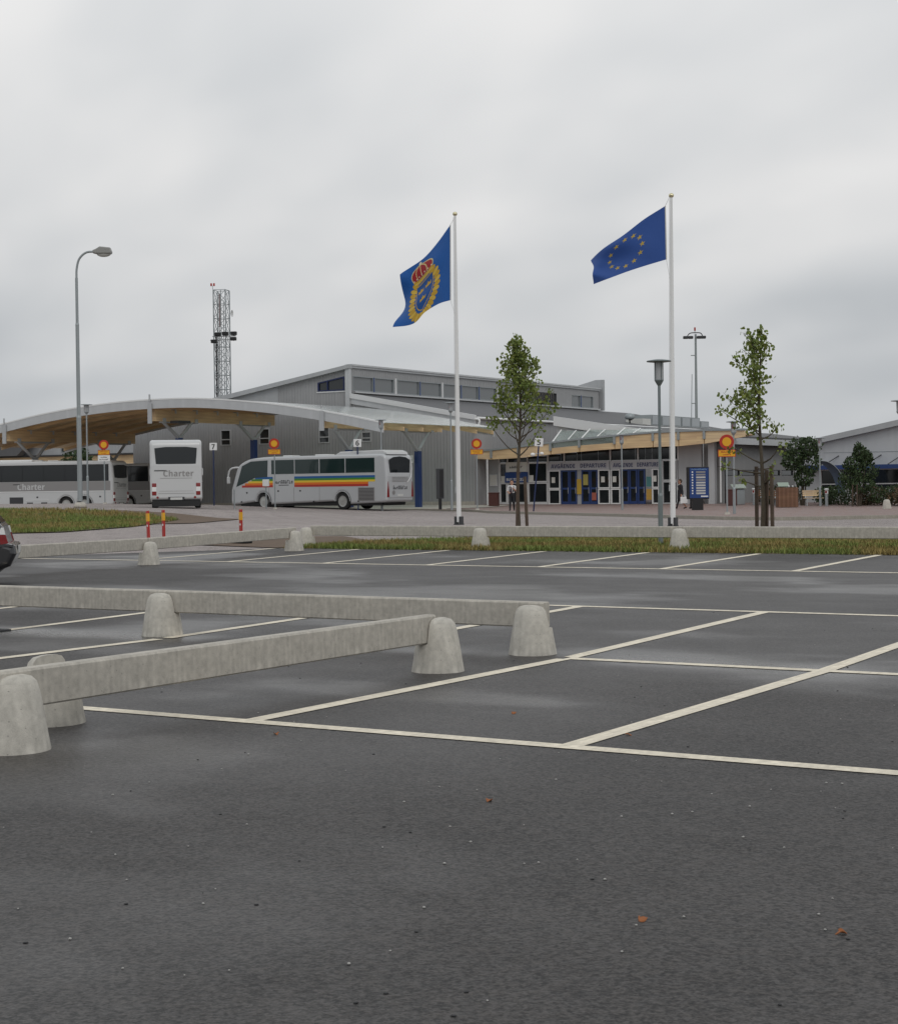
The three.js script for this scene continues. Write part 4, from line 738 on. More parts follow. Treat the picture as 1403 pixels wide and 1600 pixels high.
{ // the blue quarter-round awning
  const t = thing('blue_awning', 'rounded blue-grey fabric awning over the side hall terrace', 'awning', [-26.5, 88.6, .2], .548 + Math.PI / 2);
  const n = 9, pos = []; const P = (i, j) => { const u = (i / n) * Math.PI / 2, w = lerp(-1.25, 1.05, j / 6); return [w + .5 * Math.sin(u) * .4, .55 + 2.05 * Math.cos(u * .98), .2 + 1.55 * Math.sin(u)]; };
  for (let i = 0; i < n; i++) for (let j = 0; j < 6; j++) { const a = P(i, j), b = P(i + 1, j), c = P(i + 1, j + 1), d = P(i, j + 1); pos.push(...a, ...b, ...c, ...a, ...c, ...d); const e = q => [q[0], q[1] - .02, q[2] - .02]; pos.push(...e(a), ...e(c), ...e(b), ...e(a), ...e(d), ...e(c)); }
  const g = new THREE.BufferGeometry(); g.setAttribute('position', new THREE.Float32BufferAttribute(pos, 3)); g.computeVertexNormals();
  obj('fabric', g, mat([.13, .19, .28], { roughness: .8, side: THREE.DoubleSide }), t);
  for (const j of [0, 3, 6]) obj('hoop', tube(Array.from({ length: 7 }, (_, i) => P(i * 1.5, j)), .025, 20, 6), M.galv, t);
  for (const j of [0, 6]) { const q = P(9, j); obj('leg', rod([q[0], 0, q[2]], q, .03), M.galv, t); }
}
// low building far behind the canopy
{
  const t = thing('distant_hall', 'low pale building with two small windows seen under the canopy', 'building'), v = 112;
  obj('wall', wallV([[-135, -.3], [-90, -.3], [-90, 6.5], [-135, 6.5]], [rect(-111.8, 5.35, -110.9, 6.2), rect(-109.7, 5.35, -108.8, 6.2)], v), M.cladLight, t);
  for (const a of [-111.8, -109.7]) winV(t, a, 5.35, a + .9, 6.2, v, M.galv, M.glassWin);
  obj('timber_band', box(45, 1.3, .2, -112.5, 4.3, -v + .12), M.wood, t); obj('ledge', box(45, .14, .6, -112.5, 5.05, -v + .3), M.darkGrey, t);
  obj('roof', wallV([[-136, 5.1], [-116.4, 5.1], [-113.4, 7.4], [-136, 7.4]], [], v - 1.5, .8), M.roofDark, t);
  obj('roof', box(46, .25, 14, -112.5, 6.62, -v - 6.7), M.roofDark, t);
  rebase(t, -112, 112, .1);
}

// ================================================================ LAMPS, SIGNS, MASTS
const zP = (a, v) => T(a, v) + PAVE;      // standing on the paving
function pathLamp(label, a, v, z, H, lampM = M.lampPole, k = 1) {
  const t = thing('path_lamp', label, 'lamp', [a, v, z], 0, 'path lamps with flat hats');
  obj('sleeve', [cyl(.058 * k, .058 * k, H * .27), cyl(.058 * k, .036 * k, .06, 0, H * .27)], lampM, t);
  obj('pole', cyl(.036 * k, .034 * k, H - .58 - H * .27, 0, H * .27), lampM, t);
  obj('socket', lathe([[.034, H - .62], [.06, H - .58], [.105, H - .5], [.11, H - .48], [0, H - .48]].map(p => [p[0] * k, p[1]]), 16), lampM, t);
  obj('lens', cyl(.095 * k, .105 * k, .40, 0, H - .48, 0, 16), mat([.42, .43, .44], { roughness: .3 }), t);
  for (let q = 0; q < 4; q++) { const an = q * Math.PI / 2 + .6; obj('rod', rod([Math.cos(an) * .112 * k, H - .5, Math.sin(an) * .112 * k], [Math.cos(an) * .112 * k, H - .06, Math.sin(an) * .112 * k], .012, 5), lampM, t); }
  if (lampM !== M.lampPole) obj('lamp_core', cyl(.04, .04, .2, 0, H - .34, .07 * k, 8), M.lampRed, t);
  obj('hat', lathe([[0, H - .01], [.10, H - .005], [.27, H - .03], [.29, H - .045], [.285, H - .06], [.12, H - .08], [0, H - .08]].map(p => [p[0] * k, p[1]]), 24), lampM, t);
  return t;
}
pathLamp('dark path lamp with flat hat on the grass verge before the second flagpole', -8.77, 26.57, T(-8.77, 26.57), 4.36);
const pale = M.galv;
pathLamp('tall path lamp beside the crested flagpole, in front of the grey wall', -42.38, 72.48, zP(-42.4, 72.5), 6.2, pale, 1.25);
pathLamp('path lamp in front of the tail of the rainbow coach', -46.19, 70.97, T(-46.2, 71), 5.3, pale, 1.15);
pathLamp('path lamp rising in front of the canopy, right of the tall street lamp', -64.6, 66.18, T(-64.6, 66.2), 6.1, pale, 1.3);
pathLamp('path lamp in front of the second departure sign', -32.81, 75.04, zP(-32.8, 75), 4.25, pale, 1.1);
pathLamp('path lamp right beside the round sign near the staked tree', -19.13, 57.27, zP(-19.1, 57.3), 3.95, pale, 1.1);
pathLamp('path lamp at the right edge of the picture', -12.45, 58.6, zP(-12.5, 58.5), 4.65, pale, 1.2);
pathLamp('thin path lamp between the two dark trees on the right', -24.64, 84.48, zP(-24.6, 84.5), 4.0, pale, 1.1);

// tall street lamp on the left
{
  const a = -51.5, v = 51.9, t = thing('street_lamp', 'tall grey street lamp with curved arm on the left', 'lamp', [a, v, T(a, v)], .548);
  const H = 12.5;
  obj('foundation', lathe([[0, 0], [.34, 0], [.31, .16], [.2, .3], [0, .3]], 16), M.concreteB, t);
  obj('pole', [cyl(.125, .115, 4.2, 0, .35), cyl(.095, .09, 4.6, 0, 4.55), cyl(.072, .07, 2.3, 0, 9.15)], M.galv, t);
  obj('collar', [cyl(.13, .1, .12, 0, 4.5), cyl(.1, .075, .12, 0, 9.1)], M.galv, t);
  obj('arm', tube([[0, 11.4, 0], [.02, 11.9, 0], [.16, 12.4, 0], [.5, 12.7, 0], [.95, 12.74, 0]], .055, 24, 10), M.galv, t);
  const hd = obj('lamp_head', [ext(poly([[.85, 12.66], [1.02, 12.62], [1.76, 12.62], [1.78, 12.72], [1.7, 12.92], [1.2, 12.98], [1.0, 12.86], [.85, 12.8]]), .3, .05).translate(0, 0, -.15)], mat([.30, .30, .285], { roughness: .5 }), t);
  obj('lens', new THREE.SphereGeometry(.3, 18, 8, 0, Math.PI * 2, Math.PI / 2, Math.PI / 2).scale(1.2, .55, .5).translate(1.38, 12.63, 0), mat([.5, .5, .48], { roughness: .25 }), hd);
}
// round prohibition signs with a yellow plate
function roundSign(label, a, v, z, zc, turn, white) {
  const t = thing('round_sign', label, 'road sign', [a, v, z], turn, 'round red and yellow signs');
  obj('post', cyl(.035, .035, zc + .2), M.galv, t); obj('post_foot', cyl(.12, .1, .1), M.concrete, t);
  const d = obj('disc', cyl(.3, .3, .02, 0, 0, 0, 36).rotateX(Math.PI / 2).translate(0, zc, .05), M.signRed, t);
  obj('disc_centre', cyl(.185, .185, .006, 0, 0, 0, 32).rotateX(Math.PI / 2).translate(0, zc, .076), M.yellow, d);
  const p = obj('plate', box(.72, .3, .02, 0, zc - .47, .06), M.yellow, t);
  obj('plate_border', ext(poly(rect(-.36, -.15, .36, .15), [rect(-.335, -.125, .335, .125)]), .006).translate(0, zc - .47, .071), M.signRed, p);
  obj('plate_text', strokes(.5, .07, 9, 7 + Math.round(a), .004).translate(0, zc - .41, .073), M.signRed, p);
  obj('plate_text', strokes(.34, .06, 6, 9 + Math.round(a), .004).translate(0, zc - .52, .073), M.signRed, p);
  if (white) { const w = obj('white_plate', box(.74, .36, .02, 0, zc - .82, .06), M.white, t); obj('plate_text', strokes(.4, .08, 5, 21, .004).translate(0, zc - .75, .073), M.black, w); obj('plate_text', strokes(.56, .09, 7, 22, .004).translate(0, zc - .89, .073), M.black, w); }
  return t;
}
roundSign('round sign above yellow and white plates in front of the left coach', -63.6, 66.6, T(-63.6, 66.6), 3.62, .5, true);
roundSign('round sign with yellow plate in front of the rainbow coach', -51.2, 67.4, T(-51.2, 67.4), 3.78, .5);
roundSign('round sign with yellow plate right of the crested flagpole', -41.58, 74.02, zP(-41.6, 74), 3.85, .5);
roundSign('round sign with yellow plate beside the blue information board', -18.7, 55.4, zP(-18.7, 55.4), 3.0, .5);

// numbered stop posts
function stopPost(label, n, a, v, z, zc, lean) {
  const t = thing('stop_post', label, 'stop sign post', [a, v, z], .45, 'numbered bus stop posts');
  obj('post', cyl(.04, .04, zc - .2), M.bluePost, t);
  const p = obj('number_plate', rbox(.46, .46, .05, .02, 0, zc, .0), M.white, t); obj('number', text(n, .3, .006).translate(0, zc, .026), M.black, p);
  t.rotation.z = lean; return t;
}
stopPost('blue stop post with white plate 7', '7', -58.14, 70.36, T(-58.1, 70.4), 3.62, 0);
stopPost('blue stop post with white plate 6 in front of the rainbow coach', '6', -47.6, 70.6, T(-47.6, 70.6), 3.9, 0);
{
  const t = stopPost('leaning blue stop post with white plate 5', '5', -36.3, 71.1, zP(-36.1, 71.1), 3.8, -.09);
  obj('loudspeaker', new THREE.SphereGeometry(.13, 14, 10).scale(1, .8, 1).translate(-.28, 3.1, .05), M.white, t); obj('loudspeaker', new THREE.SphereGeometry(.11, 14, 10).scale(1, .8, 1).translate(.2, 3.2, .0), M.white, t);
  obj('bracket', rod([-.25, 3.15, .03], [.2, 3.2, 0], .02), M.steel, t);
}
// small posts before the rainbow coach
{
  const t = thing('meter_post', 'white box on a thin post before the rainbow coach', 'meter', [-52.0, 67.6, T(-52, 67.6)], .4);
  obj('post', cyl(.04, .04, 1.3), M.galv, t); obj('cabinet', rbox(.36, .4, .25, .03, 0, 1.5, 0), M.white, t);
}
solo('thin_post', 'thin grey post before the nose of the rainbow coach', 'post', [cyl(.035, .035, 1.1), cyl(.06, .05, .06)], M.galv, [-52.9, 65.8, T(-52.9, 65.8)]);
// dark information pillar and the blue board
{
  const t = thing('dark_pillar', 'dark upright information pillar in front of the grey wall', 'information pillar', [-43.5, 73.03, zP(-43.5, 73)], .5);
  obj('panel', rbox(.44, 1.75, .2, .02, 0, 1.5, 0), M.darkGrey, t); obj('panel_face', box(.2, 1.6, .01, .09, 1.5, .106), M.black, t); obj('foot', box(.18, .64, .16, 0, .32, 0), M.black, t);
}
{
  const t = thing('information_board', 'blue information board with rows of white lines on black foot', 'information board', [-27.95, 74.25, zP(-28, 74.2)], .55);
  obj('foot', box(.58, .62, .3, -.02, .31, 0), M.black, t); obj('frame', rbox(1.2, 1.74, .22, .03, 0, 1.46, 0), M.black, t);
  const f = obj('face', box(1.02, 1.62, .02, .06, 1.46, .115), M.signBlue, t);
  obj('heading', strokes(.82, .06, 14, 31, .004).translate(.06, 2.2, .128), mat([.3, .5, .7]), f);
  for (let k = 0; k < 9; k++) { obj('row_number', box(.075, .075, .006, -.3, 2.05 - k * .143, .128), M.white, f); obj('row', box(.5, .09, .006, .15, 2.05 - k * .143, .128), [0, 1, 3].includes(k) ? M.busGrey : mat([.55, .55, .52]), f); }
  obj('logo', box(.38, .07, .006, .34, .74, .128), M.white, f);
}
// things on the forecourt at the right
function slopeBin(label, a, v, turn, w) {
  const t = thing('litter_bin', label, 'bin', [a, v, zP(a, v)], turn);
  obj('body', rbox(w, .95, .55, .03, 0, .475, 0), M.galv, t); obj('lid', box(w + .12, .05, .75, 0, 0, 0).rotateX(.3).translate(0, 1.12, .02), mat([.40, .45, .40], { roughness: .5 }), t); obj('neck', box(w * .8, .2, .4, 0, .99, -.02), M.darkGrey, t);
}
slopeBin('grey bin with slanted pale lid by the strip window wall', -30.9, 87.6, .6, .72);
solo('dark_red_bin', 'dark red box beside the grey slant-lid bin', 'bin', [rbox(.62, .92, .5, .04, 0, .46, 0), rbox(.66, .08, .54, .03, 0, .95, 0)], mat([.08, .025, .02], { roughness: .6 }), [-30.75, 86.1, zP(-30.8, 86.1)], .5);
solo('dark_red_bin', 'dark red box at the left end of the departure front', 'bin', [rbox(.6, .85, .5, .04, 0, .43, 0), rbox(.64, .08, .54, .03, 0, .88, 0)], mat([.08, .025, .02], { roughness: .6 }), [-47.0, 85.4, zP(-47, 85.4)], .2);
{
  const t = thing('timber_planter', 'tall brown timber bin enclosure with pale lid behind the staked tree', 'bin enclosure', [-25.5, 81.3, zP(-25.5, 81.3)], .5);
  for (let k = 0; k < 9; k++) obj('plank', box(.115, 1.12, .03, -.48 + k * .12, .58, .4), k % 2 ? M.woodDark : mat([.25, .135, .085], { map: texWood, metric: true }), t);
  for (let k = 0; k < 6; k++) for (const s of [-1, 1]) obj('plank', box(.03, 1.12, .125, s * .56, .58, -.34 + k * .13), M.woodDark, t);
  obj('core', box(1.06, 1.06, .76, 0, .56, 0), M.black, t); obj('lid', box(.62, .04, .5, -.2, 0, 0).rotateX(.45).translate(0, 1.3, 0), mat([.3, .36, .3]), t);
  for (const x of [.08, .3]) obj('knob', new THREE.SphereGeometry(.05, 10, 8).translate(x, 1.2, .2), M.white, t);
}
function bench(label, a, v, turn, m) {
  const t = thing('park_bench', label, 'bench', [a, v, zP(a, v)], turn, 'benches on the forecourt');
  for (let k = 0; k < 4; k++) obj('seat_slat', rbox(1.15, .035, .09, .01, 0, .45, -.16 + k * .11), m, t);
  for (let k = 0; k < 3; k++) obj('back_slat', rbox(1.15, .1, .03, .01, 0, .62 + k * .12, -.26 - k * .035), m, t);
  for (const s of [-.42, .42]) { obj('leg', [bar([s, .43, .18], [s, 0, .22], .05, .05), bar([s, .43, -.2], [s, 0, -.26], .05, .05)], M.galv, t); obj('support', bar([s, .42, -.22], [s, .92, -.36], .05, .04), M.galv, t); }
}
bench('light wooden bench right of the timber enclosure', -25.3, 85.2, .55, M.woodB);
bench('brown bench behind the stakes of the right young tree', -28.2, 85.6, .55, M.woodDark);
bench('second brown bench close to the timber enclosure', -26.9, 84.6, .55, M.woodDark);
function lightBollard(label, a, v) {
  const t = thing('light_bollard', label, 'bollard light', [a, v, zP(a, v)], 0, 'bollard lights on the forecourt');
  obj('post', cyl(.09, .09, .72), M.galv, t); obj('lens', cyl(.1, .1, .22, 0, .72), M.white, t); obj('lamp_core', box(.1, .14, .02, 0, .83, .1), M.lampRed, t); obj('cap', lathe([[0, 1.04], [.11, 1.03], [.13, .98], [.13, .94], [0, .94]], 16), M.trim, t);
}
lightBollard('bollard light right of the light wooden bench', -24.24, 84.43); lightBollard('slim bollard light by the brown bench', -29.5, 86.6);
foot('pale concrete foot standing on the paving at the far right', -18.23, 76.09, PV).position.y += PAVE;

// lattice tower behind the canopy
{
  const t = thing('lattice_tower', 'slim grey lattice tower with floodlights behind the bus canopy', 'tower', [-100.9, 124, .1], .35), w = .64, H = 21.7, n = 15;
  const wx = .64;
  for (const x of [-w, w]) for (const z of [-wx, wx]) obj('leg', rod([x, 0, z], [x, H, z], .06, 6), M.galv, t);
  for (let k = 0; k < n; k++) {
    const y0 = H * k / n, y1 = H * (k + 1) / n;
    for (const [p, q] of [[[-w, -wx], [w, -wx]], [[w, -wx], [w, wx]], [[w, wx], [-w, wx]], [[-w, wx], [-w, -wx]]]) { obj('brace', rod([p[0], y0, p[1]], [q[0], y1, q[1]], .028, 5), M.galv, t); obj('brace', rod([p[0], y1, p[1]], [q[0], y0, q[1]], .028, 5), M.galv, t); obj('crossbar', rod([p[0], y1, p[1]], [q[0], y1, q[1]], .03, 5), M.galv, t); }
  }
  obj('ladder', [rod([-.5, 0, .3], [-.5, 17.4, .3], .09, 6), rod([-.15, 0, .3], [-.15, H - .3, .3], .04, 5)], M.darkGrey, t);
  obj('cable_run', [rod([.0, 0, .2], [.0, H, .2], .05, 5), rod([.15, 0, -.2], [.15, H - 1, -.2], .04, 5)], M.galv, t);
  obj('crossarm', [rod([-.6, 16.9, 1.2], [1.9, 16.9, 1.2], .05), rod([-.9, 16.55, 1.0], [1.6, 16.55, 1.0], .05)], M.steel, t);
  for (const [x, y] of [[0, 17.1], [.8, 17.15], [1.7, 17.15], [1.65, 16.6], [-.4, 16.4]]) obj('floodlight', [rbox(.6, .36, .4, .06, x, y, 1.3), rod([x, y - .2, 1.2], [x, y + .1, 1.2], .05)], M.black, t);
  for (const x of [-.75, -.45]) obj('warning_light', cyl(.09, .09, .28, x, H + .35, .9), M.signRed, t); obj('warning_bracket', rod([-.6, H, .9], [-.6, H + .4, .9], .03), M.galv, t);
  obj('dish', lathe([[0, 0], [.2, .03], [.34, .12], [.36, .14]], 16).rotateZ(-Math.PI / 2).translate(1.3, 19.2, .9), M.trim, t);
  obj('antenna', rod([.1, 17.9, .9], [.1, 21.2, .9], .07, 6), mat([.2, .15, .15]), t);
}
// floodlight mast far behind
{
  const t = thing('floodlight_mast', 'distant floodlight mast with a ring of lamps and red light', 'mast', [-91.1, 223.7, 0], .5), H = 23.8;
  obj('pole', cyl(.26, .16, H, 0, 0, 0, 10), M.galv, t); obj('ladder', [rod([-.75, 11, 0], [-.6, H - 6, 0], .05, 5)], M.galv, t);
  for (const y of [13.4, 20.6]) obj('clamp', rod([-.75, y, 0], [0, y, 0], .07, 5), M.galv, t);
  obj('ring', [tube([[-1.35, H - .5, 0], [-.9, H + .1, 0], [0, H + .2, 0], [.8, H + .1, 0], [1.1, H - .5, 0]], .08, 20, 6)], M.darkGrey, t);
  for (const x of [-1.5, -.75, .55, 1.15]) obj('floodlight', rbox(.75, .42, .6, .1, x, H - .5, .1), M.darkGrey, t);
  obj('warning_light', cyl(.13, .13, .5, -.1, H + .5), M.signRed, t); obj('warning_stem', cyl(.05, .05, .4, -.1, H + .15), M.galv, t);
}

// ================================================================ FLAGS
function flagpole(label, a, v, H, lean) {
  const t = thing('flagpole', label, 'flagpole', [a, v, T(a, v)], 0, 'white flagpoles on the forecourt');
  obj('pole', lathe([[.085, .1], [.082, 2], [.072, 5], [.055, 8.5], [.04, H]], 20), M.white, t);
  obj('base_fitting', [cyl(.19, .19, .04), box(.07, .3, .2, -.1, .15, 0), box(.07, .3, .2, .1, .15, 0)], M.darkGrey, t);
  obj('ball', new THREE.SphereGeometry(.085, 18, 14).scale(1, .9, 1).translate(0, H + .07, 0), M.brass, t);
  obj('halyard', rod([-.1, 1.2, .04], [-.055, H - .05, .03], .006, 5), M.rope, t); obj('cleat', box(.04, .2, .03, -.1, 1.25, .03), M.steel, t);
  t.rotation.z = lean; return t;
}
flagpole('white flagpole carrying the crested flag, left of the two', -23.62, 42.1, 11.1, .0);
flagpole('white flagpole carrying the flag with stars, right of the two', -14.55, 40.43, 10.6, -.006);
function canvas(w, h, draw) { const c = document.createElement('canvas'); c.width = w; c.height = h; const g = c.getContext('2d'); draw(g, w, h); const t = new THREE.CanvasTexture(c); t.colorSpace = THREE.SRGBColorSpace; t.anisotropy = 4; return t; }
const starPath = (g, x, y, r) => { g.beginPath(); for (let k = 0; k < 10; k++) { const an = -Math.PI / 2 + k * Math.PI / 5, q = k % 2 ? r * .4 : r; g.lineTo(x + Math.cos(an) * q, y + Math.sin(an) * q); } g.closePath(); g.fill(); };
const weave = (g, w, h, seed) => { const r = rng(seed); for (let k = 0; k < 9000; k++) { g.fillStyle = r() < .5 ? 'rgba(255,255,255,0.035)' : 'rgba(0,0,20,0.05)'; g.fillRect(r() * w, r() * h, 3 + r() * 10, 1); } };
const texStars = canvas(768, 480, (g, w, h) => { g.fillStyle = '#2f559e'; g.fillRect(0, 0, w, h); weave(g, w, h, 3); g.fillStyle = '#c2a64a'; for (let k = 0; k < 12; k++) { const an = k * Math.PI / 6; starPath(g, w / 2 + Math.sin(an) * h * .335, h / 2 - Math.cos(an) * h * .335, h * .062); } });
const texCrest = canvas(768, 560, (g, w, h) => {
  g.fillStyle = '#1259a6'; g.fillRect(0, 0, w, h); weave(g, w, h, 4);
  g.save(); g.translate(w * .56, 0); g.scale(1.4, 1.08); g.translate(-w * .56, -h * .03); const cx = w * .56, cy = h * .52, gold = '#c9a02c', dk = '#8a6a18';
  // wreath
  for (const s of [-1, 1]) for (let k = 0; k < 13; k++) { const an = .25 + k / 12 * 2.25, rx = h * .285, ry = h * .37, x = cx + s * Math.cos(an - Math.PI / 2 + .5) * rx * .95 * (k < 2 ? .9 : 1), y = cy + h * .06 - Math.cos(an) * -ry * .0 + Math.sin(an - Math.PI / 2 + .5) * ry; g.save(); g.translate(x, y); g.rotate(s * (an + .4)); g.fillStyle = k % 2 ? gold : '#d8b548'; g.beginPath(); g.ellipse(0, 0, h * .036, h * .062, 0, 0, 7); g.fill(); g.strokeStyle = dk; g.lineWidth = 2; g.stroke(); g.restore(); }
  // shield
  g.beginPath(); g.moveTo(cx - h * .19, cy - h * .14); g.lineTo(cx + h * .19, cy - h * .14); g.lineTo(cx + h * .185, cy + h * .1); g.quadraticCurveTo(cx + h * .15, cy + h * .27, cx, cy + h * .35); g.quadraticCurveTo(cx - h * .15, cy + h * .27, cx - h * .185, cy + h * .1); g.closePath(); g.fillStyle = '#104e95'; g.fill(); g.lineWidth = 7; g.strokeStyle = gold; g.stroke();
  const crown = (x, y, s) => { g.fillStyle = gold; g.beginPath(); g.moveTo(x - s, y + s * .55); g.lineTo(x - s * 1.1, y - s * .35); g.lineTo(x - s * .55, y); g.lineTo(x, y - s * .7); g.lineTo(x + s * .55, y); g.lineTo(x + s * 1.1, y - s * .35); g.lineTo(x + s, y + s * .55); g.closePath(); g.fill(); };
  crown(cx - h * .085, cy - h * .03, h * .06); crown(cx + h * .085, cy - h * .03, h * .06); crown(cx, cy + h * .15, h * .065);
  // royal crown above
  g.fillStyle = gold; g.fillRect(cx - h * .2, cy - h * .225, h * .4, h * .06); g.fillStyle = '#d9bf6a'; g.fillRect(cx - h * .2, cy - h * .2, h * .4, h * .014);
  g.fillStyle = '#a3202a'; g.beginPath(); g.moveTo(cx - h * .195, cy - h * .23); g.quadraticCurveTo(cx - h * .25, cy - h * .37, cx, cy - h * .42); g.quadraticCurveTo(cx + h * .25, cy - h * .37, cx + h * .195, cy - h * .23); g.closePath(); g.fill();
  g.strokeStyle = '#d9c58a'; g.lineWidth = 8; for (const k of [-.2, -.1, 0, .1, .2]) { g.beginPath(); g.moveTo(cx + k * h, cy - h * .23); g.quadraticCurveTo(cx + k * h * 1.35, cy - h * .36, cx, cy - h * .42); g.stroke(); }
  g.fillStyle = '#e6dcc0'; for (let k = -3; k <= 3; k++) { g.beginPath(); g.arc(cx + k * h * .062, cy - h * .245 - (3 - Math.abs(k)) * 3, 6, 0, 7); g.fill(); } g.beginPath(); g.arc(cx, cy - h * .44, h * .024, 0, 7); g.fill(); g.restore();
});
// a cloth over corner lines: edge curves in metres, right = along the picture, up, away; converted to the place's axes
const RT = [.8536, -.521], FW = [-.521, -.8536];     // world x,z of 'right' and 'away'
function flag(name, label, hoist, top, bottom, fly, waves, texture, nU = 44, nV = 26) {
  const pos = [], uv = [], idx = []; const cT = new THREE.CatmullRomCurve3(top.map(p => new THREE.Vector3(...p))), cB = new THREE.CatmullRomCurve3(bottom.map(p => new THREE.Vector3(...p)));
  const surf = (i, j) => { const s = i / nU, q = j / nV, a = cT.getPoint(s), b = cB.getPoint(s), p = a.clone().lerp(b, q); const w = waves(s, q); p.z += w[0]; p.x += w[1]; p.y += w[2] ?? 0; if (fly) p.x += fly(q) * s * s; return p; };
  const put = off => { for (let j = 0; j <= nV; j++) for (let i = 0; i <= nU; i++) { const p = surf(i, j); const z = p.z + off; pos.push(RT[0] * p.x + FW[0] * z, p.y, RT[1] * p.x + FW[1] * z); uv.push(i / nU, 1 - j / nV); } };
  put(0);
  for (let j = 0; j < nV; j++) for (let i = 0; i < nU; i++) { const a = j * (nU + 1) + i; idx.push(a, a + 1, a + nU + 2, a, a + nU + 2, a + nU + 1); }
  const g = new THREE.BufferGeometry(); g.setAttribute('position', new THREE.Float32BufferAttribute(pos, 3)); g.setAttribute('uv', new THREE.Float32BufferAttribute(uv, 2)); g.setIndex(idx); g.computeVertexNormals();
  const m = new THREE.MeshPhysicalMaterial({ map: texture, roughness: .8, side: THREE.DoubleSide, transmission: .25, thickness: 0 });
  const t = thing(name, label, 'flag', [0, 0, 0], 0, 'flags'); t.position.set(...hoist);
  const c = new THREE.Mesh(g, m); c.name = 'cloth'; c.castShadow = c.receiveShadow = true; t.add(c);
  const h0 = cT.getPoint(0), h1 = cB.getPoint(0), wp = p => [RT[0] * p.x + FW[0] * p.z, p.y, RT[1] * p.x + FW[1] * p.z];
  obj('hoist_band', rod(wp(h0), wp(h1), .018, 6), M.rope, t); obj('toggle_line', rod(wp(h0), [-.0, h0.y + .28, 0], .007, 5), M.rope, t); obj('toggle_line', rod(wp(h1), [-.02, h1.y - .6, 0], .005, 5), M.rope, t);
  return t;
}
flag('crested_flag', 'blue flag with a golden crest and red crown, blowing left', [-23.62, T(-23.6, 42.1), -42.1],
  [[-.17, 10.78, 0], [-.62, 10.28, .55], [-1.15, 9.78, 1.25], [-1.62, 9.52, 1.75], [-2.05, 9.28, 2.3]],
  [[-.2, 8.08, 0], [-.65, 8.0, .5], [-1.15, 7.78, 1.1], [-1.55, 7.42, 1.7], [-2.27, 7.36, 2.35]],
  q => .22 * Math.sin(q * Math.PI * 1.0) * 1 - .1 * Math.sin(q * 9), (s, q) => [.16 * Math.sin(s * 11 + q * 4) * s + .10 * Math.sin(s * 5 - q * 7) * s + .05 * Math.sin(q * 14 + s * 3) * s, .05 * Math.sin(q * 11 + s * 6) * s], texCrest);
flag('starred_flag', 'dark blue flag with a ring of yellow stars, blowing left', [-14.55, T(-14.5, 40.4), -40.43],
  [[-.14, 10.34, 0], [-.72, 10.03, .55], [-1.35, 9.62, 1.15], [-1.95, 9.25, 1.7], [-2.32, 8.9, 2.05]],
  [[-.12, 8.62, 0], [-.72, 8.5, .5], [-1.3, 8.36, 1.0], [-1.85, 8.2, 1.5], [-2.32, 8.1, 1.95]],
  null, (s, q) => [.16 * Math.sin(s * 7 + q * 6) * s + .12 * Math.sin(q * 5 - s * 4) * s * (1 - q) * 2 + .04 * Math.sin(s * 15 + q * 12) * s, .03 * Math.sin(q * 9 + s * 5) * s, .04 * Math.sin(s * 8) * s * (1 - q)], texStars);

// ================================================================ TREES AND SHRUBS
function leafShape(r) { return [[0, 0, 0], [.42, .3, .08], [.36, .72, .06], [0, 1.05, -.12], [-.36, .72, .06], [-.42, .3, .08]].map(p => [p[0] * r, p[1] * r, p[2] * r]); }
function leaves(list, seed, tintRange = .5) {   // list of {p, s, d}: a leaf-sized face at p pointing along d
  const r = rng(seed), pos = [], col = [], nor = []; const q = new THREE.Quaternion(), e = new THREE.Euler(), V = new THREE.Vector3(), up = new THREE.Vector3(0, 1, 0);
  for (const l of list) {
    const sh = leafShape(l.s); e.set((r() - .5) * 2.4, r() * 6.28, (r() - .5) * 2.4 + (l.droop ?? 2.2)); q.setFromEuler(e);
    const P = sh.map(p => V.set(...p).applyQuaternion(q).add(l.p).toArray()); const c = 1 + (r() - .5) * tintRange, w = (r() - .5) * .25;
    for (const t of [[0, 1, 2], [0, 2, 3], [0, 3, 4], [0, 4, 5]]) for (const k of t) { pos.push(...P[k]); col.push(c * (1 + w), c, c * (1 - w * .5)); }
  }
  const g = new THREE.BufferGeometry(); g.setAttribute('position', new THREE.Float32BufferAttribute(pos, 3)); g.setAttribute('color', new THREE.Float32BufferAttribute(col, 3)); g.computeVertexNormals(); return g;
}
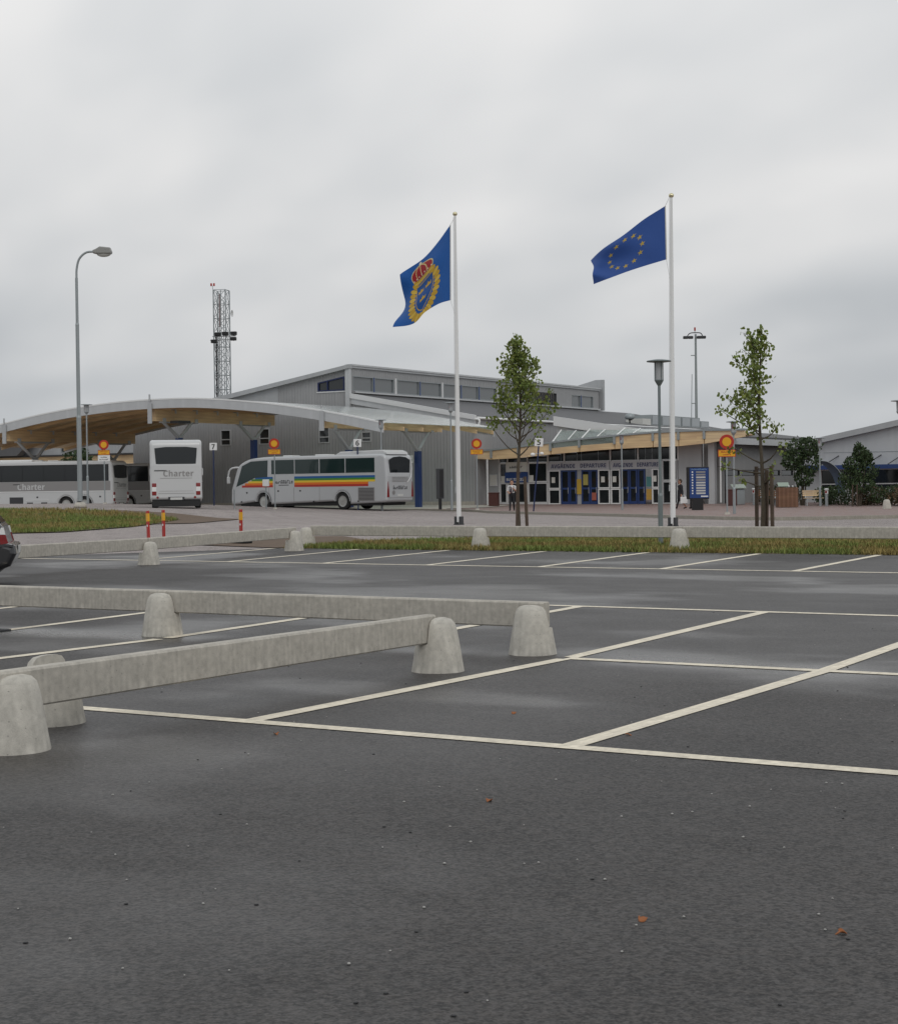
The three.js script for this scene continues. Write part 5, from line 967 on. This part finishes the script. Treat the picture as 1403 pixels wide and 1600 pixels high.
function youngTree(name, label, a, v, z, o) {
  const t = thing(name, label, 'tree', [a, v, z], 0, 'young staked trees'), r = rng(o.seed), H = o.H;
  const tr = []; for (let k = 0; k <= 8; k++) { const s = k / 8; tr.push(new THREE.Vector3((o.lean ?? 0) * s * s + .05 * Math.sin(s * 7 + o.seed), H * s * .97, .04 * Math.cos(s * 5))); }
  const tc = new THREE.CatmullRomCurve3(tr), trunk = [];
  for (let k = 0; k < 16; k++) { const p = tc.getPoint(k / 16), q = tc.getPoint((k + 1) / 16); trunk.push(rod(p.toArray(), q.toArray(), lerp(.07, .008, k / 16), 8, lerp(.07, .008, (k + 1) / 16))); }
  obj('trunk', trunk, M.bark, t);
  const L = [];
  const cluster = (p, n, sp, s = 1) => { for (let i = 0; i < n; i++) { const u = new THREE.Vector3(r() - .5, r() - .5, r() - .5).multiplyScalar(2 * sp); L.push({ p: p.clone().add(u), s: o.leaf * s * (.6 + r() * .6) }); } };
  for (const b of o.branches) {         // [height on trunk, azimuth, reach out, rise, leaf density, start of leaves]
    const [h, az, out, rise, den, s0] = b, p0 = tc.getPoint(clamp(h / H / .97, 0, 1)); const dx = Math.cos(az), dz = Math.sin(az);
    const pts = [p0, p0.clone().add(new THREE.Vector3(dx * out * .35, rise * .22, dz * out * .35)), p0.clone().add(new THREE.Vector3(dx * out * .75 + (o.wind ?? 0) * .12, rise * .65, dz * out * .75)), p0.clone().add(new THREE.Vector3(dx * out + (o.wind ?? 0) * .3, rise, dz * out))];
    const c = new THREE.CatmullRomCurve3(pts), g = []; const r0 = .028 * (1 - h / H) + .008;
    for (let k = 0; k < 6; k++) g.push(rod(c.getPoint(k / 6).toArray(), c.getPoint((k + 1) / 6).toArray(), lerp(r0, .004, k / 6), 5, lerp(r0, .004, (k + 1) / 6)));
    const tw = []; const len = c.getLength();
    const n = Math.max(2, Math.round(den * len * (1 - s0)));
    for (let k = 0; k < n; k++) { const s = lerp(s0, 1, (k + r() * .8) / n), p = c.getPoint(Math.min(s, 1)), o2 = new THREE.Vector3(r() - .5, r() * .6 - .15, r() - .5).multiplyScalar(.34 * (1.2 - s * .5)), e = p.clone().add(o2); g.push(rod(p.toArray(), e.toArray(), .005, 4, .003)); cluster(e, o.per ?? 7, .085 + .03 * r()); }
    obj('branch', g, M.bark, t);
  }
  const nTop = o.top ?? 20; for (let k = 0; k < nTop; k++) { const s = lerp(o.top0 ?? .82, 1, k / nTop), p = tc.getPoint(s), sp = lerp(.24, .05, k / nTop); cluster(p.clone().add(new THREE.Vector3((r() - .5) * sp * 2, 0, (r() - .5) * sp * 2)), o.per ?? 7, .09); }
  obj('crown', leaves(L, o.seed + 1), M.leaf, t); return t;
}
{ // the fuller tree before the departure front
  const r = rng(12), br = []; const H = 6.25;
  for (const [h, az, out, rise, d, s0] of [[2.35, 3.0, 1.05, 1.15, 4.5, .62], [2.3, .35, 1.05, .95, 5, .5], [2.6, 1.4, .6, .9, 5, .5], [2.75, 4.6, .7, 1.0, 5, .5]]) br.push([h, az, out, rise, d, s0]);
  for (let k = 0; k < 34; k++) { const f = k / 34, h = lerp(2.7, 5.5, f), az = k * 2.4 + r() * .8, out = lerp(1.3, .30, Math.pow(f, .75)) * (.6 + r() * .6); br.push([h, az, out, lerp(1.15, .45, f) * (.7 + r() * .5), lerp(8, 16, f), lerp(.5, .12, f)]); }
  youngTree('young_tree', 'full young tree in front of the ticket window', -17.56, 35.67, T(-17.56, 35.67), { H, branches: br, seed: 41, leaf: .10, per: 9, top: 26, top0: .8 });
}
{ // the thin windblown tree on the right
  const r = rng(22), br = []; const H = 5.45;
  for (let k = 0; k < 26; k++) { const f = k / 26, h = lerp(2.5, 5.0, f), az = Math.PI + (r() - .5) * 2.6 + (k % 4 === 0 ? Math.PI * .8 : 0) - .5, out = lerp(1.0, .3, f) * (.5 + r() * .65); br.push([h, az, out, lerp(.55, .35, f) * (.5 + r() * .8), lerp(9, 11, f), .18]); }
  for (const b of [[1.9, 3.4, .75, .45, 2.2, .75], [1.65, 2.9, .95, .2, 2.0, .8], [1.9, .3, .75, .5, 2.5, .7], [1.3, 3.6, .6, .2, 2.4, .7], [1.4, .2, .5, .35, 3, .6]]) br.push(b);
  youngTree('young_tree', 'thin windblown young tree held by three stakes', -7.72, 30.37, T(-7.72, 30.37), { H, branches: br, seed: 57, leaf: .095, wind: -.6, lean: -.02, per: 8, top: 16, top0: .86 });
}
function stake(label, a, v, dx, dz, H, tx, tz) { solo('tree_stake', label, 'stake', [bar([0, 0, 0], [tx, H, tz], .075, .075), bar([tx * .97, H * .97, tz * .97], [tx * .97 - dx, H * .955, tz * .97 - dz], .05, .03)], M.stake, [a, v, T(a, v) - .02], 0, 'wooden stakes beside the young trees'); }
stake('leftmost of the three stakes at the thin tree', -7.95, 30.62, -.2, .1, 1.85, .0, 0); stake('middle stake right behind the trunk of the thin tree', -7.62, 30.42, .06, .05, 1.75, .02, 0); stake('rightmost of the three stakes at the thin tree', -7.38, 30.2, .2, -.1, 1.85, -.02, 0);
stake('left stake at the foot of the full young tree', -17.62, 35.6, -.06, .05, 1.9, .06, 0); stake('right stake at the foot of the full young tree', -17.32, 35.7, .1, .05, 1.7, -.06, 0);
function bush(name, label, cat, a, v, z, lobes, n, leafS, m, seed, trunkH = 0, group) {
  const t = thing(name, label, cat, [a, v, z], 0, group), r = rng(seed), L = [];
  for (let k = 0; k < n; k++) { const l = lobes[Math.floor(r() * lobes.length)]; let u; do { u = new THREE.Vector3(r() * 2 - 1, r() * 2 - 1, r() * 2 - 1); } while (u.lengthSq() > 1); const f = .55 + .45 * Math.pow(r(), .4); u.normalize().multiplyScalar(f * (.85 + .3 * vnoise(u.x * 4 + 9, u.y * 4 + u.z * 3 + 9, seed))); L.push({ p: new THREE.Vector3(l[0] + u.x * l[3], Math.max(.04, l[1] + u.y * l[4]), l[2] + u.z * l[3]), s: leafS * (.6 + r() * .8), droop: r() * 3 }); }
  const st = []; for (const l of lobes) st.push(rod([l[0] * .15, 0, l[2] * .15], [l[0], l[1], l[2]], .05, 6, .015)); if (trunkH) st.push(rod([0, 0, 0], [0, trunkH, 0], .07, 8, .05));
  obj(trunkH ? 'trunk' : 'stem', st, M.bark, t); obj(trunkH ? 'crown' : 'foliage', leaves(L, seed + 5, .8), m, t); return t;
}
bush('bushy_tree', 'dense dark green tree left of the blue awning', 'tree', -26.2, 85.9, zP(-26.2, 85.9), [[-.1, 3.3, 0, .85, .75], [.5, 3.45, .1, .7, .6], [-.6, 2.7, .1, .65, .6], [.35, 2.5, 0, .75, .7], [.1, 1.7, 0, .6, .6]], 2600, .13, M.leafDark, 71, 1.2);
bush('bushy_tree', 'dark conical tree with two stakes in front of the side hall', 'tree', -22.3, 84.4, zP(-22.3, 84.4), [[0, 3.1, 0, .32, .5], [.45, 2.75, .1, .35, .4], [-.3, 2.4, 0, .6, .5], [.35, 2.0, 0, .75, .6], [-.45, 1.6, .1, .7, .55], [.1, 1.2, 0, .8, .45]], 3000, .12, M.leafDark, 73, .9);
for (const [dx, n] of [[-.1, 'left'], [.16, 'right']]) solo('tree_stake', n + ' stake in front of the dark conical tree', 'stake', bar([0, 0, 0], [0, 1.25, 0], .06, .06), M.stake, [-22.3 + dx, 83.5, zP(-22.3, 83.5)], 0, 'wooden stakes beside the young trees');
{
  const spots = [[-23.9, 86.2, 'low brownish shrub right of the bollard light'], [-22.6, 86.0, 'brown-green shrub behind the stakes of the conical tree'], [-21.0, 85.4, 'broad low shrub right of the conical tree'], [-19.2, 84.6, 'reddish shrub in front of the hall windows'], [-17.2, 83.6, 'shrub behind the concrete foot on the paving'], [-15.2, 82.6, 'shrub at the right edge behind the path lamp'], [-27.9, 87.6, 'brown shrub behind the brown benches'], [-29.2, 88.2, 'low shrub at the foot of the strip window wall'], [-25.3, 87.4, 'shrub behind the light wooden bench']];
  spots.forEach(([a, v, l], i) => { const r = rng(90 + i), lob = []; for (let k = 0; k < 5; k++) lob.push([(r() - .5) * 2.0, .45 + r() * .25, (r() - .5) * .9, .55 + r() * .25, .45 + r() * .15]); bush('shrub', l, 'shrub', a, v, zP(a, v), lob, 1100, .10, i % 2 ? M.leafBrown : M.leafDark, 120 + i, 0, 'shrubs along the side hall'); });
}
bush('bushy_tree', 'green tree peeping out behind the canopy beside the round sign', 'tree', -104.5, 106.5, .1, [[0, 4.6, 0, 1.2, 1.3], [.9, 4.0, .2, 1.0, 1.0], [-.8, 3.6, 0, 1.1, 1.0]], 1500, .2, M.leafDark, 77, 2.6);

// ================================================================ PEOPLE
function person(label, a, v, z, turn, bones, extras) {   // bones: [p, q, r0, r1, colour]
  const n = 112, S = 1.0, mc = new MarchingCubes(n, M.black, false, false, 60000); mc.isolation = 0; mc.field.fill(-1);
  const cell = 2 * S / n, D = new Float32Array(n * n * n).fill(1), X = i => (i - n / 2) / (n / 2) * S;
  const k = .035;
  for (const [p, q, r0, r1] of bones) {
    const R = Math.max(r0, r1) + .1, lo = [0, 1, 2].map(c => Math.max(1, Math.floor((Math.min(p[c], q[c]) - (c === 1 ? .95 : 0) - R) / cell + n / 2))), hi = [0, 1, 2].map(c => Math.min(n - 2, Math.ceil((Math.max(p[c], q[c]) - (c === 1 ? .95 : 0) + R) / cell + n / 2)));
    const d = [q[0] - p[0], q[1] - p[1], q[2] - p[2]], dd = d[0] ** 2 + d[1] ** 2 + d[2] ** 2 || 1e-6;
    for (let zz = lo[2]; zz <= hi[2]; zz++) for (let yy = lo[1]; yy <= hi[1]; yy++) for (let xx = lo[0]; xx <= hi[0]; xx++) {
      const x = X(xx) - p[0], y = X(yy) + .95 - p[1], w = X(zz) - p[2], s = clamp((x * d[0] + y * d[1] + w * d[2]) / dd, 0, 1); const ds = Math.hypot(x - d[0] * s, y - d[1] * s, w - d[2] * s) - lerp(r0, r1, s);
      const o = xx + yy * n + zz * n * n, e = D[o], h = clamp(.5 + .5 * (e - ds) / k, 0, 1); D[o] = e > .5 ? Math.min(e, ds) : lerp(e, ds, h) - k * h * (1 - h);
    }
  }
  for (let i = 0; i < D.length; i++) mc.field[i] = -D[i];
  mc.update();
  const cnt = mc.count, pos = new Float32Array(cnt * 3), nor = new Float32Array(cnt * 3), col = new Float32Array(cnt * 3);
  for (let i = 0; i < cnt; i++) {
    const x = mc.positionArray[i * 3] * S, y = mc.positionArray[i * 3 + 1] * S + .95, w = mc.positionArray[i * 3 + 2] * S; pos.set([x, y, w], i * 3);
    let best = 9, bc = null; for (const [p, q, r0, r1, c] of bones) { const d = [q[0] - p[0], q[1] - p[1], q[2] - p[2]], dd = d[0] ** 2 + d[1] ** 2 + d[2] ** 2 || 1e-6, s = clamp(((x - p[0]) * d[0] + (y - p[1]) * d[1] + (w - p[2]) * d[2]) / dd, 0, 1), e = Math.hypot(x - p[0] - d[0] * s, y - p[1] - d[1] * s, w - p[2] - d[2] * s) - lerp(r0, r1, s); if (e < best) { best = e; bc = c; } }
    col.set(bc, i * 3);
  }
  let g = new THREE.BufferGeometry(); g.setAttribute('position', new THREE.BufferAttribute(pos, 3)); g.setAttribute('color', new THREE.BufferAttribute(col, 3)); g.computeVertexNormals();
  const t = thing('person', label, 'person', [a, v, z], turn);
  obj('body', g, mat([1, 1, 1], { roughness: .8, vertexColors: true }), t);
  extras?.(t); return t;
}
const skin = [.48, .27, .19], dark = [.018, .018, .022], wht = [.68, .68, .68], shoe = [.012, .012, .012], hairB = [.06, .035, .02], hairR = [.16, .05, .025];
function hand(o, dir, c = skin) { const b = []; const [x, y, z] = o; b.push([o, [x + dir[0] * .06, y + dir[1] * .06, z + dir[2] * .06], .03, .028, c]); for (let k = 0; k < 4; k++) { const s = (k - 1.5) * .017, e = .085 + [.0, .018, .012, -.01][k]; b.push([[x + dir[0] * .06 + s * .6, y + dir[1] * .06, z + dir[2] * .06 + s], [x + dir[0] * (.06 + e) + s * .7, y + dir[1] * (.06 + e) - .012, z + dir[2] * (.06 + e) + s], .0095, .008, c]); } b.push([[x + .015, y, z + .02], [x + .035 + dir[0] * .05, y + dir[1] * .05, z + .035 + dir[2] * .05], .011, .009, c]); return b; }
const head = (x, y, z, hair) => [[[x, y - .02, z], [x, y + .06, z - .005], .078, .088, skin], [[x, y - .09, z + .03], [x, y - .05, z + .035], .045, .05, skin], [[x, y, z + .085], [x, y - .02, z + .1], .012, .014, skin], [[x - .085, y, z], [x - .088, y + .02, z - .01], .012, .016, skin], [[x + .085, y, z], [x + .088, y + .02, z - .01], .012, .016, skin], [[x, y + .07, z - .02], [x, y + .02, z - .05], .096, .09, hair]];
const face = (x, y, z) => t => { for (const s of [-.032, .032]) obj('eye', new THREE.SphereGeometry(.011, 8, 6).translate(x + s, y + .015, z + .082), M.black, t); obj('mouth', box(.04, .008, .008, x, y - .06, z + .085), mat([.3, .09, .07]), t); };
person('person in white shirt, dark tie and dark trousers walking before the ticket window', -39.38, 74.19, zP(-39.4, 74.2), .45, [
  ...head(0, 1.60, 0, hairB), [[0, 1.46, -.01], [0, 1.53, 0], .055, .052, skin],
  [[0, 1.02, 0], [0, 1.30, 0], .15, .165, wht], [[-.13, 1.38, 0], [.13, 1.38, 0], .075, .075, wht], [[0, 1.0, 0], [0, .93, 0], .155, .15, dark],
  [[-.19, 1.38, 0], [-.24, 1.12, .02], .06, .05, wht], [[-.24, 1.12, .02], [-.15, 1.0, .2], .045, .034, skin], ...hand([-.15, 1.0, .2], [.5, .25, .6]),
  [[.19, 1.38, 0], [.25, 1.14, .03], .06, .05, wht], [[.25, 1.14, .03], [.12, 1.25, .2], .045, .034, skin], ...hand([.12, 1.25, .2], [-.5, .6, .3]),
  [[-.04, 1.36, .14], [-.01, 1.05, .16], .03, .035, [.05, .02, .03]], [[.1, 1.38, .09], [.08, 1.1, .13], .03, .03, dark], [[-.11, 1.38, .09], [-.1, 1.1, .13], .03, .03, dark],
  [[-.09, .92, 0], [-.10, .50, .05], .095, .068, dark], [[-.10, .50, .05], [-.11, .08, .1], .068, .045, dark], [[-.11, .05, .08], [-.12, .04, .27], .042, .038, shoe],
  [[.09, .92, 0], [.10, .5, -.02], .095, .068, dark], [[.10, .5, -.02], [.11, .1, -.22], .068, .045, dark], [[.11, .07, -.24], [.12, .04, -.08], .042, .036, shoe],
], face(0, 1.60, 0));
person('person with brown hair in a long dark coat walking left by the information board', -30.76, 78.4, zP(-30.8, 78.4), -1.0, [
  ...head(0, 1.54, .03, hairB), [[0, 1.40, 0], [0, 1.47, .02], .05, .048, skin], [[0, 1.36, .07], [0, 1.12, .13], .05, .05, [.55, .53, .48]],
  [[0, 1.0, 0], [0, 1.25, 0], .15, .15, dark], [[-.12, 1.32, 0], [.12, 1.32, 0], .07, .07, dark], [[0, 1.0, 0], [0, .62, 0], .16, .185, dark],
  [[-.18, 1.32, 0], [-.22, 1.06, -.03], .055, .048, dark], [[-.22, 1.06, -.03], [-.18, .86, .08], .045, .034, dark], ...hand([-.18, .86, .08], [.1, -.8, .3]),
  [[.18, 1.32, 0], [.22, 1.06, -.05], .055, .048, dark], [[.22, 1.06, -.05], [.22, .84, -.02], .045, .034, dark], ...hand([.22, .84, -.02], [0, -1, .1]),
  [[-.08, .7, 0], [-.09, .46, .1], .08, .06, dark], [[-.09, .46, .1], [-.09, .08, .2], .055, .04, dark], [[-.09, .05, .2], [-.09, .04, .36], .038, .034, shoe],
  [[.08, .7, 0], [.09, .46, -.06], .08, .06, dark], [[.09, .46, -.06], [.09, .12, -.3], .055, .04, skin], [[.09, .09, -.32], [.09, .04, -.18], .038, .034, shoe],
], face(0, 1.54, .03));
person('person with reddish hair half hidden behind the information board', -30.3, 79.3, zP(-30.3, 79.3), -1.0, [
  ...head(0, 1.66, .03, hairR), [[0, 1.50, 0], [0, 1.58, .02], .055, .05, skin],
  [[0, 1.05, 0], [0, 1.33, 0], .155, .165, [.03, .03, .035]], [[-.14, 1.41, 0], [.14, 1.41, 0], .075, .075, [.03, .03, .035]], [[0, 1.0, 0], [0, .92, 0], .155, .15, dark],
  [[-.2, 1.41, 0], [-.24, 1.12, -.05], .06, .05, dark], [[-.24, 1.12, -.05], [-.22, .88, .06], .046, .036, dark], ...hand([-.22, .88, .06], [.05, -.9, .2]),
  [[.2, 1.41, 0], [.24, 1.12, .05], .06, .05, dark], [[.24, 1.12, .05], [.23, .88, .14], .046, .036, dark], ...hand([.23, .88, .14], [0, -.9, .2]),
  [[-.09, .92, 0], [-.10, .5, -.03], .095, .068, dark], [[-.10, .5, -.03], [-.1, .1, -.24], .065, .045, dark], [[-.1, .07, -.26], [-.1, .04, -.1], .042, .036, shoe],
  [[.09, .92, 0], [.10, .5, .06], .095, .068, dark], [[.10, .5, .06], [.1, .08, .14], .065, .045, dark], [[.1, .05, .12], [.1, .04, .3], .042, .036, shoe],
], face(0, 1.66, .03));
{
  const t = thing('carrier_bag', 'white carrier bag held by the person in the long coat', 'bag', [-30.45, 78.15, zP(-30.5, 78.2) + .3], .5);
  obj('bag_body', ext(poly([[-.2, 0], [.2, .02], [.21, .38], [-.19, .38]]), .12, .02).translate(0, 0, -.06), M.white, t);
  for (const z of [-.05, .05]) obj('handle', tube([[-.08, .37, z], [-.05, .48, z], [.05, .48, z], [.08, .37, z]], .008, 10, 5), M.white, t);
}
{
  const t = thing('rolling_suitcase', 'dark rolling suitcase by the information board', 'suitcase', [-29.9, 78.2, zP(-29.9, 78.2)], .5);
  obj('case', rbox(.36, .5, .22, .04, 0, .32, 0), M.black, t); for (const x of [-.14, .14]) obj('wheel', cyl(.04, .04, .03, 0, 0, 0, 12).rotateX(Math.PI / 2).translate(x, .04, 0), M.rubber, t); obj('handle', [rod([-.1, .56, -.08], [-.1, .9, -.08], .01), rod([.1, .56, -.08], [.1, .9, -.08], .01), rod([-.1, .9, -.08], [.1, .9, -.08], .014)], M.steel, t);
}

renderer.render(scene, camera);
